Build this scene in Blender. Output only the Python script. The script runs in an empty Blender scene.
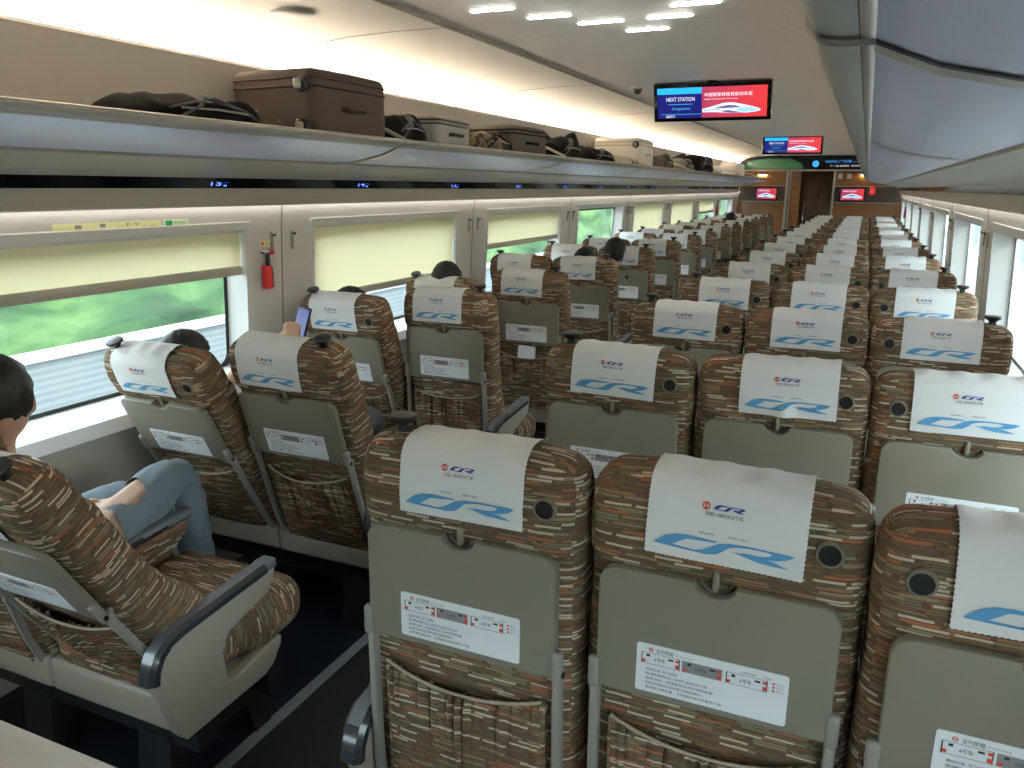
import bpy, bmesh, math, random
from mathutils import Vector, Matrix
from mathutils.geometry import tessellate_polygon
random.seed(7)
S = bpy.context.scene
C = S.collection
PI = math.pi
R = math.radians

# ------------------------------------------------------------------ camera
CAMZ = 1.63
YAW, PITCH, ROLL = 0.4121, 0.2465, 0.0083
F_ = Vector((-math.sin(YAW)*math.cos(PITCH), math.cos(YAW)*math.cos(PITCH), -math.sin(PITCH)))
R_ = Vector((math.cos(YAW), math.sin(YAW), 0)); U_ = R_.cross(F_)
R2 = R_*math.cos(ROLL)+U_*math.sin(ROLL); U2 = -R_*math.sin(ROLL)+U_*math.cos(ROLL)
cd = bpy.data.cameras.new('camera'); cam = bpy.data.objects.new('camera', cd); C.objects.link(cam)
cd.sensor_width = 36; cd.lens = 786.2/1024*36; cd.clip_start = .02
cam.matrix_world = Matrix(((R2.x, U2.x, -F_.x, 0), (R2.y, U2.y, -F_.y, 0), (R2.z, U2.z, -F_.z, CAMZ), (0, 0, 0, 1)))
S.camera = cam

# ------------------------------------------------------------------ sky and exposure
w = bpy.data.worlds.new('sky'); S.world = w; w.use_nodes = True
bg = w.node_tree.nodes['Background']; bg.inputs[0].default_value = (.86, .94, 1, 1); bg.inputs[1].default_value = 4.5
S.view_settings.view_transform = 'Standard'; S.view_settings.look = 'None'
S.view_settings.exposure = 0.9; S.view_settings.gamma = 1; S.view_settings.use_curve_mapping = False
COVE_E, SLOT_E, BAR_E = 27.0, 3.0, 26.0
COVE_COL, SLOT_COL = (1, .89, .74), (1, .94, .87)

XC = -0.915        # centre line of the car
Y0, Y1 = -3.0, 17.1

# ------------------------------------------------------------------ materials
MATS = {}
def nd(nt, t, **kw):
    n = nt.nodes.new(t)
    for k, v in kw.items(): setattr(n, k, v)
    return n
def mat(name, col, rough=.5, metal=0, bump=0, bscale=40, vary=0, emit=None, es=1, spec=.5, trans=0, coat=0):
    m = bpy.data.materials.new(name); m.use_nodes = True; nt = m.node_tree
    b = nt.nodes['Principled BSDF']
    b.inputs['Base Color'].default_value = (*col, 1); b.inputs['Roughness'].default_value = rough
    b.inputs['Metallic'].default_value = metal; b.inputs['Specular IOR Level'].default_value = spec
    b.inputs['Coat Weight'].default_value = coat
    if emit: b.inputs['Emission Color'].default_value = (*emit, 1); b.inputs['Emission Strength'].default_value = es
    tc = nd(nt, 'ShaderNodeTexCoord')
    if vary or bump:
        no = nd(nt, 'ShaderNodeTexNoise'); no.inputs['Scale'].default_value = bscale; no.inputs['Detail'].default_value = 4
        nt.links.new(tc.outputs['Object'], no.inputs['Vector'])
    if vary:
        mx = nd(nt, 'ShaderNodeMix', data_type='RGBA')
        nt.links.new(no.outputs['Fac'], mx.inputs['Factor'])
        mx.inputs[6].default_value = (*[c*(1-vary) for c in col], 1); mx.inputs[7].default_value = (*[min(1, c*(1+vary)) for c in col], 1)
        nt.links.new(mx.outputs[2], b.inputs['Base Color'])
    if bump:
        bp = nd(nt, 'ShaderNodeBump'); bp.inputs['Strength'].default_value = bump; bp.inputs['Distance'].default_value = .002
        nt.links.new(no.outputs['Fac'], bp.inputs['Height']); nt.links.new(bp.outputs[0], b.inputs['Normal'])
    MATS[name] = m
    return m

def fabric_mat():
    m = bpy.data.materials.new('dash_fabric'); m.use_nodes = True; nt = m.node_tree; L = nt.links
    b = nt.nodes['Principled BSDF']; b.inputs['Roughness'].default_value = .9; b.inputs['Specular IOR Level'].default_value = .2
    uv = nd(nt, 'ShaderNodeUVMap', uv_map='UVMap'); oi = nd(nt, 'ShaderNodeObjectInfo')
    def M(op, a, b_=None, c=None):
        n = nd(nt, 'ShaderNodeMath', operation=op)
        for i, v in enumerate((a, b_, c)):
            if v is None: continue
            if hasattr(v, 'links'): L.new(v, n.inputs[i])
            else: n.inputs[i].default_value = v
        return n.outputs[0]
    # gentle waviness of the weave
    nz = nd(nt, 'ShaderNodeTexNoise'); nz.inputs['Scale'].default_value = 7; L.new(uv.outputs[0], nz.inputs['Vector'])
    sp = nd(nt, 'ShaderNodeSeparateXYZ'); L.new(uv.outputs[0], sp.inputs[0])
    v = M('ADD', sp.outputs[1], M('MULTIPLY', nz.outputs['Fac'], .010))
    u = M('ADD', sp.outputs[0], M('MULTIPLY', oi.outputs['Random'], 13.7))
    def layer(rowh, length, seed):
        rv = M('DIVIDE', v, rowh); row = M('FLOOR', rv)
        wn = nd(nt, 'ShaderNodeTexWhiteNoise', noise_dimensions='2D')
        cv = nd(nt, 'ShaderNodeCombineXYZ'); L.new(row, cv.inputs[0]); cv.inputs[1].default_value = seed
        L.new(cv.outputs[0], wn.inputs['Vector'])
        su = M('ADD', M('DIVIDE', u, length), M('MULTIPLY', wn.outputs['Value'], 37.0)); cell = M('FLOOR', su)
        cv2 = nd(nt, 'ShaderNodeCombineXYZ'); L.new(row, cv2.inputs[0]); L.new(cell, cv2.inputs[1]); cv2.inputs[2].default_value = seed+5
        wn2 = nd(nt, 'ShaderNodeTexWhiteNoise', noise_dimensions='3D'); L.new(cv2.outputs[0], wn2.inputs['Vector'])
        fr = M('FRACT', rv); band = M('LESS_THAN', M('ABSOLUTE', M('SUBTRACT', fr, .5)), .33)
        fu = M('FRACT', su); keep = M('LESS_THAN', fu, .86)
        return wn2.outputs['Value'], M('MULTIPLY', band, keep)
    def ramp(fac, stops):
        r = nd(nt, 'ShaderNodeValToRGB'); r.color_ramp.interpolation = 'CONSTANT'
        L.new(fac, r.inputs[0]); e = r.color_ramp.elements
        for i, (p, c) in enumerate(stops):
            x = e[i] if i < 2 else e.new(p)
            x.position = p; x.color = (*c, 1)
        return r.outputs[0]
    f1, m1 = layer(.0044, .085, 1.0)
    base = ramp(f1, [(0, (.165, .100, .058)), (.22, (.205, .122, .068)), (.42, (.175, .125, .078)), (.58, (.235, .145, .08)), (.72, (.145, .112, .072)), (.84, (.26, .19, .12)), (.93, (.18, .17, .10))])
    f2, m2 = layer(.0066, .062, 3.0)
    acc = ramp(f2, [(0, (.42, .14, .07)), (.07, (.34, .16, .085)), (.14, (.50, .40, .29)), (.18, (.23, .22, .13)), (.26, (.31, .22, .14))])
    on = M('MULTIPLY', m2, M('LESS_THAN', f2, .36))
    f3, m3 = layer(.0062, .055, 9.0)
    dark = nd(nt, 'ShaderNodeMix', data_type='RGBA'); L.new(m1, dark.inputs[0]); dark.inputs[6].default_value = (.135, .085, .052, 1); L.new(base, dark.inputs[7])
    mx = nd(nt, 'ShaderNodeMix', data_type='RGBA'); L.new(on, mx.inputs[0]); L.new(dark.outputs[2], mx.inputs[6]); L.new(acc, mx.inputs[7])
    thin = M('MULTIPLY', m3, M('LESS_THAN', f3, .13))
    mx2 = nd(nt, 'ShaderNodeMix', data_type='RGBA'); L.new(thin, mx2.inputs[0]); L.new(mx.outputs[2], mx2.inputs[6]); mx2.inputs[7].default_value = (.58, .48, .37, 1)
    L.new(mx2.outputs[2], b.inputs['Base Color'])
    wv = nd(nt, 'ShaderNodeTexNoise'); wv.inputs['Scale'].default_value = 25; L.new(uv.outputs[0], wv.inputs['Vector'])
    bp = nd(nt, 'ShaderNodeBump'); bp.inputs['Strength'].default_value = .35; bp.inputs['Distance'].default_value = .006
    L.new(wv.outputs['Fac'], bp.inputs['Height']); L.new(bp.outputs[0], b.inputs['Normal'])
    MATS['fabric'] = m
    return m
fabric_mat()
mat('shell', (.36, .325, .265), .42, bump=.05, bscale=300)
mat('tray', (.25, .228, .180), .38, bump=.06, bscale=400)
mat('frame_grey', (.30, .285, .25), .35)
mat('black', (.018, .018, .020), .35)
mat('black_soft', (.02, .02, .022), .8, bump=.3, bscale=60)
mat('underframe', (.012, .012, .015), .5)
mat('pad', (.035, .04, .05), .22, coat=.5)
mat('pad_sheen', (.17, .185, .21), .25)  # blue-grey reflection on the armrest tops, put into the colour
mat('cloth', (.80, .80, .80), .85, bump=.25, bscale=22)
mat('logo_blue', (.115, .37, .66), .7)
mat('logo_deep', (.03, .05, .34), .7)
mat('red_print', (.72, .08, .05), .6)
mat('ink', (.04, .04, .045), .7)
mat('ink_grey', (.28, .27, .28), .7)
mat('paper', (.82, .85, .88), .4)
mat('wall_white', (.60, .585, .56), .42, bump=.04, bscale=120)
mat('lower_wall', (.46, .43, .38), .5)
mat('sill_white', (.82, .83, .84), .3)
mat('frame_white', (.62, .61, .59), .4)
mat('seal', (.015, .018, .02), .4)
mat('aluminium', (.52, .49, .43), .35, metal=.5)
mat('rack_beige', (.42, .39, .33), .4)
mat('rack_grey', (.40, .385, .35), .45)
mat('rack_panel', (.66, .68, .88), .32, metal=.1, vary=.06, bscale=2)
mat('rack_line', (.06, .06, .06), .5)
mat('back_panel', (.36, .34, .315), .55)
mat('black_board', (.006, .008, .007), .6, spec=.2)
mat('gloss_black', (.006, .006, .007), .08)
mat('floor_mat', (.012, .016, .028), .45, vary=.2, bscale=30)
mat('floor_aisle', (.03, .032, .035), .5, vary=.3, bscale=200)
mat('floor_line', (.30, .31, .34), .5)
mat('cove_light', COVE_COL, .5, emit=COVE_COL, es=COVE_E)
mat('slot_light', SLOT_COL, .5, emit=SLOT_COL, es=SLOT_E)
mat('bar_light', (1, 1, 1), .5, emit=(1, .96, .88), es=BAR_E)
mat('ceiling_seam', (.22, .19, .15), .6)
mat('digit', (.1, .2, 1), .5, emit=(.08, .18, 1), es=1.8)
mat('scr_navy', (.01, .01, .1), .3, emit=(.008, .01, .16), es=0.6)
mat('scr_cyan', (.02, .4, .9), .3, emit=(.02, .42, .95), es=0.55)
mat('scr_text', (1, 1, 1), .3, emit=(.85, .85, .95), es=0.55)
mat('scr_cyantext', (.1, .6, .9), .3, emit=(.06, .45, .7), es=0.55)
mat('scr_train', (.7, .8, .95), .3, emit=(.62, .72, .9), es=0.55)
mat('scr_traindark', (.1, .1, .2), .3, emit=(.12, .10, .22), es=0.5)
mat('scr_trainblue', (.3, .6, .9), .3, emit=(.30, .58, .88), es=0.55)
mat('led_blue', (.05, .3, .8), .3, emit=(.03, .30, .85), es=0.6)
mat('led_green', (.0, .1, .03), .15, emit=(.0, .035, .008), es=0.35)
mat('hammer_red', (.75, .03, .03), .35)
mat('sticker_yellow', (.80, .80, .42), .5)
mat('sticker_pale', (.80, .86, .62), .5)
mat('sign_green', (.02, .42, .12), .5)
mat('hair', (.012, .010, .010), .55, bump=.8, bscale=90)
mat('skin', (.58, .36, .25), .55)
mat('shirt_white', (.78, .80, .82), .85, bump=.3, bscale=20)
mat('denim', (.185, .225, .265), .85, bump=.3, bscale=35, vary=.12)
mat('navy_cloth', (.02, .025, .05), .85)
mat('grey_cloth', (.12, .12, .13), .85)
mat('suitcase_brown', (.062, .043, .031), .75, bump=.2, bscale=200)
mat('suitcase_trim', (.045, .022, .016), .6)
mat('bag_black', (.007, .006, .007), .8, spec=.15, bump=.5, bscale=25)
mat('bag_grey', (.20, .19, .17), .7, bump=.3, bscale=30)
mat('bag_greybrown', (.075, .066, .055), .7, bump=.3, bscale=30)
mat('case_silver', (.22, .22, .21), .4)
mat('case_cream', (.60, .57, .50), .35)
mat('bag_white', (.70, .68, .63), .6)
mat('chrome', (.6, .6, .6), .2, metal=1)
mat('lamp_warm', (1, .6, .2), .5, emit=(1, .62, .22), es=14)
mat('concrete', (.25, .26, .26), .8)
mat('barrier_rail', (.5, .5, .5), .6)
mat('sign_red', (.8, .05, .04), .4, emit=(.7, .03, .02), es=.35)

def camo():
    m = mat('bag_camo', (.3, .22, .14), .8); nt = m.node_tree; b = nt.nodes['Principled BSDF']
    no = nd(nt, 'ShaderNodeTexNoise'); no.inputs['Scale'].default_value = 18
    tc = nd(nt, 'ShaderNodeTexCoord'); nt.links.new(tc.outputs['Object'], no.inputs[0])
    r = nd(nt, 'ShaderNodeValToRGB'); r.color_ramp.interpolation = 'CONSTANT'; e = r.color_ramp.elements
    e[0].color = (.06, .04, .025, 1); e[1].position = .46; e[1].color = (.22, .16, .09, 1); x = e.new(.56); x.color = (.13, .10, .07, 1)
    nt.links.new(no.outputs['Fac'], r.inputs[0]); nt.links.new(r.outputs[0], b.inputs['Base Color'])
camo()
def ceil_mat():
    m = mat('ceiling', (.66, .62, .55), .5); nt = m.node_tree; b = nt.nodes['Principled BSDF']
    tc = nd(nt, 'ShaderNodeTexCoord'); wv = nd(nt, 'ShaderNodeTexWave', bands_direction='Y', wave_profile='SIN')
    wv.inputs['Scale'].default_value = 12.5; nt.links.new(tc.outputs['Object'], wv.inputs[0])
    bp = nd(nt, 'ShaderNodeBump'); bp.inputs['Strength'].default_value = .8; bp.inputs['Distance'].default_value = .004
    nt.links.new(wv.outputs['Fac'], bp.inputs['Height']); nt.links.new(bp.outputs[0], b.inputs['Normal'])
    mx = nd(nt, 'ShaderNodeMix', data_type='RGBA'); nt.links.new(wv.outputs['Fac'], mx.inputs[0])
    mx.inputs[6].default_value = (.64, .61, .56, 1); mx.inputs[7].default_value = (.84, .82, .78, 1); nt.links.new(mx.outputs[2], b.inputs['Base Color'])
ceil_mat()
mat('cove_panel', (.74, .70, .63), .5)
def wood(name, c1, c2, vertical):
    m = mat(name, c1, .35, coat=.2); nt = m.node_tree; b = nt.nodes['Principled BSDF']
    tc = nd(nt, 'ShaderNodeTexCoord'); mp = nd(nt, 'ShaderNodeMapping'); mp.inputs['Scale'].default_value = (14, 1, 1.2) if vertical else (1.2, 1, 22)
    no = nd(nt, 'ShaderNodeTexNoise'); no.inputs['Scale'].default_value = 2; no.inputs['Detail'].default_value = 6
    nt.links.new(tc.outputs['Object'], mp.inputs[0]); nt.links.new(mp.outputs[0], no.inputs[0])
    r = nd(nt, 'ShaderNodeValToRGB'); r.color_ramp.elements[0].position = .3; r.color_ramp.elements[0].color = (*c1, 1)
    r.color_ramp.elements[1].position = .7; r.color_ramp.elements[1].color = (*c2, 1)
    nt.links.new(no.outputs['Fac'], r.inputs[0]); nt.links.new(r.outputs[0], b.inputs['Base Color'])
wood('wood_wall', (.24, .10, .028), (.36, .17, .055), False)
wood('wood_dark', (.09, .045, .018), (.20, .10, .035), True)
mat('panel_brown', (.10, .075, .06), .3)
def blind_mat():
    m = bpy.data.materials.new('blind'); m.use_nodes = True; nt = m.node_tree; nt.nodes.clear()
    o = nd(nt, 'ShaderNodeOutputMaterial'); d = nd(nt, 'ShaderNodeBsdfDiffuse'); t = nd(nt, 'ShaderNodeBsdfTranslucent'); mx = nd(nt, 'ShaderNodeMixShader')
    d.inputs[0].default_value = (.62, .55, .36, 1); t.inputs[0].default_value = (.84, .72, .46, 1); mx.inputs[0].default_value = .30
    tc = nd(nt, 'ShaderNodeTexCoord'); wv = nd(nt, 'ShaderNodeTexWave', bands_direction='Y'); wv.inputs['Scale'].default_value = 60
    nt.links.new(tc.outputs['Object'], wv.inputs[0]); bp = nd(nt, 'ShaderNodeBump'); bp.inputs['Strength'].default_value = .1
    nt.links.new(wv.outputs['Fac'], bp.inputs['Height']); nt.links.new(bp.outputs[0], d.inputs['Normal'])
    nt.links.new(d.outputs[0], mx.inputs[1]); nt.links.new(t.outputs[0], mx.inputs[2]); nt.links.new(mx.outputs[0], o.inputs[0])
    MATS['blind'] = m
blind_mat()
def glass_mat():
    m = bpy.data.materials.new('glass'); m.use_nodes = True; nt = m.node_tree; nt.nodes.clear()
    o = nd(nt, 'ShaderNodeOutputMaterial'); t = nd(nt, 'ShaderNodeBsdfTransparent'); g = nd(nt, 'ShaderNodeBsdfGlossy'); mx = nd(nt, 'ShaderNodeMixShader')
    t.inputs[0].default_value = (.88, .95, .95, 1); g.inputs['Roughness'].default_value = .02
    fr = nd(nt, 'ShaderNodeLayerWeight'); pw = nd(nt, 'ShaderNodeMath', operation='POWER'); pw.inputs[1].default_value = 6; nt.links.new(fr.outputs['Facing'], pw.inputs[0]); ma = nd(nt, 'ShaderNodeMath', operation='MULTIPLY_ADD'); ma.inputs[1].default_value = .5; ma.inputs[2].default_value = .03; nt.links.new(pw.outputs[0], ma.inputs[0])
    nt.links.new(ma.outputs[0], mx.inputs[0]); nt.links.new(t.outputs[0], mx.inputs[1]); nt.links.new(g.outputs[0], mx.inputs[2]); nt.links.new(mx.outputs[0], o.inputs[0])
    MATS['glass'] = m
glass_mat()
def foliage_mat():
    m = mat('foliage', (.1, .3, .05), .9); nt = m.node_tree; b = nt.nodes['Principled BSDF']
    tc = nd(nt, 'ShaderNodeTexCoord'); mp = nd(nt, 'ShaderNodeMapping'); mp.inputs['Scale'].default_value = (1, .35, 1)
    no = nd(nt, 'ShaderNodeTexNoise'); no.inputs['Scale'].default_value = 1.3; no.inputs['Detail'].default_value = 7
    nt.links.new(tc.outputs['Object'], mp.inputs[0]); nt.links.new(mp.outputs[0], no.inputs[0])
    r = nd(nt, 'ShaderNodeValToRGB'); e = r.color_ramp.elements
    e[0].position = .32; e[0].color = (.012, .035, .012, 1); e[1].position = .68; e[1].color = (.12, .19, .06, 1); x = e.new(.5); x.color = (.035, .085, .025, 1)
    nt.links.new(no.outputs['Fac'], r.inputs[0]); nt.links.new(r.outputs[0], b.inputs['Base Color'])
foliage_mat()
def barrier_mat():
    m = mat('barrier', (.6, .65, .68), .6); nt = m.node_tree; b = nt.nodes['Principled BSDF']
    tc = nd(nt, 'ShaderNodeTexCoord'); wv = nd(nt, 'ShaderNodeTexWave', bands_direction='Z'); wv.inputs['Scale'].default_value = 5
    nt.links.new(tc.outputs['Object'], wv.inputs[0]); mx = nd(nt, 'ShaderNodeMix', data_type='RGBA'); nt.links.new(wv.outputs['Fac'], mx.inputs[0])
    mx.inputs[6].default_value = (.22, .24, .25, 1); mx.inputs[7].default_value = (.29, .30, .31, 1); nt.links.new(mx.outputs[2], b.inputs['Base Color'])
barrier_mat()
def redgrad():
    m = mat('scr_red', (.6, .05, .1), .3); nt = m.node_tree; b = nt.nodes['Principled BSDF']; b.inputs['Emission Strength'].default_value = .42
    tc = nd(nt, 'ShaderNodeTexCoord'); s = nd(nt, 'ShaderNodeSeparateXYZ'); nt.links.new(tc.outputs['Generated'], s.inputs[0])
    r = nd(nt, 'ShaderNodeValToRGB'); r.color_ramp.elements[0].color = (.33, .05, .13, 1); r.color_ramp.elements[0].position = .4; r.color_ramp.elements[1].color = (.85, .045, .04, 1)
    nt.links.new(s.outputs[0], r.inputs[0]); nt.links.new(r.outputs[0], b.inputs['Emission Color'])
redgrad()

# ------------------------------------------------------------------ object helpers
def tag(o, label=None, cat=None, group=None, kind=None):
    if label: o['label'] = label
    if cat: o['category'] = cat
    if group: o['group'] = group
    if kind: o['kind'] = kind
    return o
def empty(name, loc=(0, 0, 0), rz=0):
    o = bpy.data.objects.new(name, None); C.objects.link(o); o.location = loc; o.rotation_euler.z = rz; o.empty_display_size = .1
    return o
def link(name, me, parent=None):
    o = bpy.data.objects.new(name, me); C.objects.link(o)
    if parent: o.parent = parent
    return o
def to_mesh(bm, mats, smooth=None, fix=True):
    if fix: bmesh.ops.recalc_face_normals(bm, faces=bm.faces)
    me = bpy.data.meshes.new('mesh'); bm.to_mesh(me); bm.free()
    for m in (mats if isinstance(mats, (list, tuple)) else [mats]): me.materials.append(MATS[m])
    if smooth is not None:
        for p in me.polygons: p.use_smooth = True
        me.set_sharp_from_angle(angle=R(smooth))
    return me
def obj(name, bm, mats, parent=None, smooth=35):
    return link(name, to_mesh(bm, mats, smooth), parent)

def fabric_uv(bm):
    """dash rows run across the width and wrap round the sides"""
    l = bm.loops.layers.uv.get('UVMap') or bm.loops.layers.uv.new('UVMap')
    bm.normal_update()
    for f in bm.faces:
        n = f.normal; ax = max(range(3), key=lambda i: abs(n[i]))
        for lp in f.loops:
            p = lp.vert.co
            lp[l].uv = (p.y, p.z) if ax == 0 else ((p.x, p.z) if ax == 1 else (p.x, p.y*1.0))
def cushion_uv(bm):
    l = bm.loops.layers.uv.get('UVMap') or bm.loops.layers.uv.new('UVMap'); bm.normal_update()
    for f in bm.faces:
        n = f.normal; ax = max(range(3), key=lambda i: abs(n[i]))
        for lp in f.loops:
            p = lp.vert.co
            lp[l].uv = (p.z, p.y) if ax == 0 else ((p.x, -p.z) if ax == 1 else (p.x, p.y))

def rbox(bm, c, size, r, ns=3, ni=(4, 4, 4), fn=None, mi=0):
    """box with rounded edges built as one closed grid"""
    h = [s/2 for s in size]; rr = [min(r[i] if isinstance(r, (list, tuple)) else r, h[i]*.999) for i in range(3)]
    def axis(i):
        a = [-h[i]+rr[i]*(1-math.cos(PI/2*k/ns)) for k in range(ns)]
        m = [-h[i]+rr[i]+(2*h[i]-2*rr[i])*k/ni[i] for k in range(ni[i]+1)]
        return a+m+[-x for x in reversed(a)]
    ax = [axis(i) for i in range(3)]; vs = {}
    def V(i, j, k):
        key = (i, j, k)
        if key in vs: return vs[key]
        p = Vector((ax[0][i], ax[1][j], ax[2][k])); q = Vector([max(-h[a]+rr[a], min(h[a]-rr[a], p[a])) for a in range(3)])
        d = Vector([(p[a]-q[a])/rr[a] for a in range(3)])
        if d.length > 1e-9:
            mx = max(abs(d[a]) for a in range(3)); d = d.normalized()
            p = q+Vector([d[a]*rr[a] for a in range(3)])
        if fn: p = fn(p)
        vs[key] = bm.verts.new(p+Vector(c)); return vs[key]
    n = [len(a)-1 for a in ax]; fs = []
    for i in range(n[0]):
        for j in range(n[1]):
            for k in (0, n[2]): fs.append([V(i, j, k), V(i+1, j, k), V(i+1, j+1, k), V(i, j+1, k)])
    for i in range(n[0]):
        for k in range(n[2]):
            for j in (0, n[1]): fs.append([V(i, j, k), V(i+1, j, k), V(i+1, j, k+1), V(i, j, k+1)])
    for j in range(n[1]):
        for k in range(n[2]):
            for i in (0, n[0]): fs.append([V(i, j, k), V(i, j+1, k), V(i, j+1, k+1), V(i, j, k+1)])
    for f in fs:
        g = bm.faces.new(f); g.material_index = mi
def box(bm, x0, x1, y0, y1, z0, z1, mi=0):
    v = [bm.verts.new((x, y, z)) for x in (x0, x1) for y in (y0, y1) for z in (z0, z1)]
    for f in ((0, 1, 3, 2), (4, 6, 7, 5), (0, 4, 5, 1), (2, 3, 7, 6), (0, 2, 6, 4), (1, 5, 7, 3)):
        bm.faces.new([v[i] for i in f]).material_index = mi
def prism(bm, pts, axis, a0, a1, mi=0, bev=0):
    """closed outline extruded along an axis; pts are the two other coordinates in order"""
    def P(p, a):
        return (a, p[0], p[1]) if axis == 0 else ((p[0], a, p[1]) if axis == 1 else (p[0], p[1], a))
    va = [bm.verts.new(P(p, a0)) for p in pts]; vb = [bm.verts.new(P(p, a1)) for p in pts]; n = len(pts)
    fs = [bm.faces.new(va), bm.faces.new(vb)]+[bm.faces.new([va[i], va[(i+1) % n], vb[(i+1) % n], vb[i]]) for i in range(n)]
    for f in fs: f.material_index = mi
    if bev:
        bmesh.ops.recalc_face_normals(bm, faces=fs)
        es = list({e for f in fs[:2] for e in f.edges})
        bmesh.ops.bevel(bm, geom=es, offset=bev, segments=3, affect='EDGES', profile=.5)
def tube(bm, pts, r, n=8, cap=True, mi=0, sq=1):
    pts = [Vector(p) for p in pts]; rs = r if isinstance(r, list) else [r]*len(pts); rings = []
    up = Vector((0, 0, 1))
    for i, p in enumerate(pts):
        t = (pts[min(i+1, len(pts)-1)]-pts[max(i-1, 0)]).normalized()
        a = t.cross(up); 
        if a.length < .05: a = t.cross(Vector((0, 1, 0)))
        a.normalize(); b = a.cross(t)
        rings.append([bm.verts.new(p+a*math.cos(2*PI*k/n)*rs[i]+b*math.sin(2*PI*k/n)*rs[i]*sq) for k in range(n)])
    for i in range(len(rings)-1):
        for k in range(n): bm.faces.new([rings[i][k], rings[i][(k+1) % n], rings[i+1][(k+1) % n], rings[i+1][k]]).material_index = mi
    if cap:
        bm.faces.new(rings[0]).material_index = mi; bm.faces.new(rings[-1]).material_index = mi
def lathe(bm, prof, c=(0, 0, 0), n=20, mi=0, M=None):
    M = M or Matrix(); rings = []
    for r, z in prof: rings.append([bm.verts.new(M @ Vector((r*math.cos(2*PI*k/n), r*math.sin(2*PI*k/n), z))+Vector(c)) for k in range(n)])
    for i in range(len(rings)-1):
        for k in range(n): bm.faces.new([rings[i][k], rings[i][(k+1) % n], rings[i+1][(k+1) % n], rings[i+1][k]]).material_index = mi
    bm.faces.new(rings[0]).material_index = mi; bm.faces.new(rings[-1]).material_index = mi
def poly2d(bm, pts, P, mi):
    """fill a flat outline (list of (s,t)) through the mapping P(s,t) -> xyz"""
    vs = [bm.verts.new(P(s, t)) for s, t in pts]
    for tri in tessellate_polygon([[Vector((s, t, 0)) for s, t in pts]]):
        try: bm.faces.new([vs[i] for i in tri]).material_index = mi
        except ValueError: pass
_tc = {}
def text_geo(body):
    if body in _tc: return _tc[body]
    c = bpy.data.curves.new('t', 'FONT'); c.body = body; c.resolution_u = 2; o = bpy.data.objects.new('t', c); C.objects.link(o)
    dg = bpy.context.evaluated_depsgraph_get(); m = bpy.data.meshes.new_from_object(o.evaluated_get(dg))
    vs = [v.co.copy() for v in m.vertices]; fs = [list(p.vertices) for p in m.polygons]
    bpy.data.objects.remove(o); bpy.data.curves.remove(c); bpy.data.meshes.remove(m)
    x0 = min(v.x for v in vs); x1 = max(v.x for v in vs); y0 = min(v.y for v in vs); y1 = max(v.y for v in vs)
    _tc[body] = ([((v.x-x0)/(x1-x0), (v.y-y0)/(y1-y0)) for v in vs], fs, (x1-x0)/(y1-y0)); return _tc[body]
def text(bm, body, s0, t0, wd, ht, P, mi):
    vs, fs, _ = text_geo(body)
    v = [bm.verts.new(P(s0+a*wd, t0+b*ht)) for a, b in vs]
    for f in fs:
        try: bm.faces.new([v[i] for i in f]).material_index = mi
        except ValueError: pass
def rect(bm, s0, t0, s1, t1, P, mi): 
    bm.faces.new([bm.verts.new(P(a, b)) for a, b in ((s0, t0), (s1, t0), (s1, t1), (s0, t1))]).material_index = mi
def frame(bm, s0, t0, s1, t1, wd, P, mi):
    rect(bm, s0, t0, s1, t0+wd, P, mi); rect(bm, s0, t1-wd, s1, t1, P, mi); rect(bm, s0, t0, s0+wd, t1, P, mi); rect(bm, s1-wd, t0, s1, t1, P, mi)
def ring2d(bm, cx, cy, r0, r1, P, mi, n=20):
    a = [bm.verts.new(P(cx+r0*math.cos(2*PI*k/n), cy+r0*math.sin(2*PI*k/n))) for k in range(n)]
    b = [bm.verts.new(P(cx+r1*math.cos(2*PI*k/n), cy+r1*math.sin(2*PI*k/n))) for k in range(n)]
    for k in range(n): bm.faces.new([a[k], a[(k+1) % n], b[(k+1) % n], b[k]]).material_index = mi

# printed logo outline, unit square of the cloth drop: s 0..1 left to right, t 0..1 bottom to top
Q_TL, Q_TR, Q_BR, Q_BL = (120, 10), (975, 130), (860, 750), (10, 575)
def inv_quad(x, y):
    s, t = .5, .5
    for _ in range(30):
        px = (1-s)*(1-t)*Q_BL[0]+s*(1-t)*Q_BR[0]+s*t*Q_TR[0]+(1-s)*t*Q_TL[0]; py = (1-s)*(1-t)*Q_BL[1]+s*(1-t)*Q_BR[1]+s*t*Q_TR[1]+(1-s)*t*Q_TL[1]
        ax = (1-t)*(Q_BR[0]-Q_BL[0])+t*(Q_TR[0]-Q_TL[0]); ay = (1-t)*(Q_BR[1]-Q_BL[1])+t*(Q_TR[1]-Q_TL[1])
        bx = (1-s)*(Q_TL[0]-Q_BL[0])+s*(Q_TR[0]-Q_BR[0]); by = (1-s)*(Q_TL[1]-Q_BL[1])+s*(Q_TR[1]-Q_BR[1])
        dt = ax*by-ay*bx; ex, ey = x-px, y-py
        s += (ex*by-ey*bx)/dt; t += (ax*ey-ay*ex)/dt
    return s, t
CR1 = [(75, 502), (150, 455), (215, 441), (290, 449), (442, 489), (428, 497), (268, 476), (182, 517), (300, 553), (345, 549), (445, 503), (505, 499), (600, 512), (700, 535), (810, 558), (840, 572), (790, 598), (735, 606), (640, 592), (560, 570), (562, 560), (660, 581), (705, 578), (727, 562), (700, 548), (600, 527), (540, 524), (498, 530), (455, 562), (415, 583), (365, 583), (180, 536), (78, 508)]
CR2 = [(508, 556), (620, 577), (700, 602), (800, 662), (730, 650), (640, 625)]
CR1 = [inv_quad(*p) for p in CR1]; CR2 = [inv_quad(*p) for p in CR2]
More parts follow.
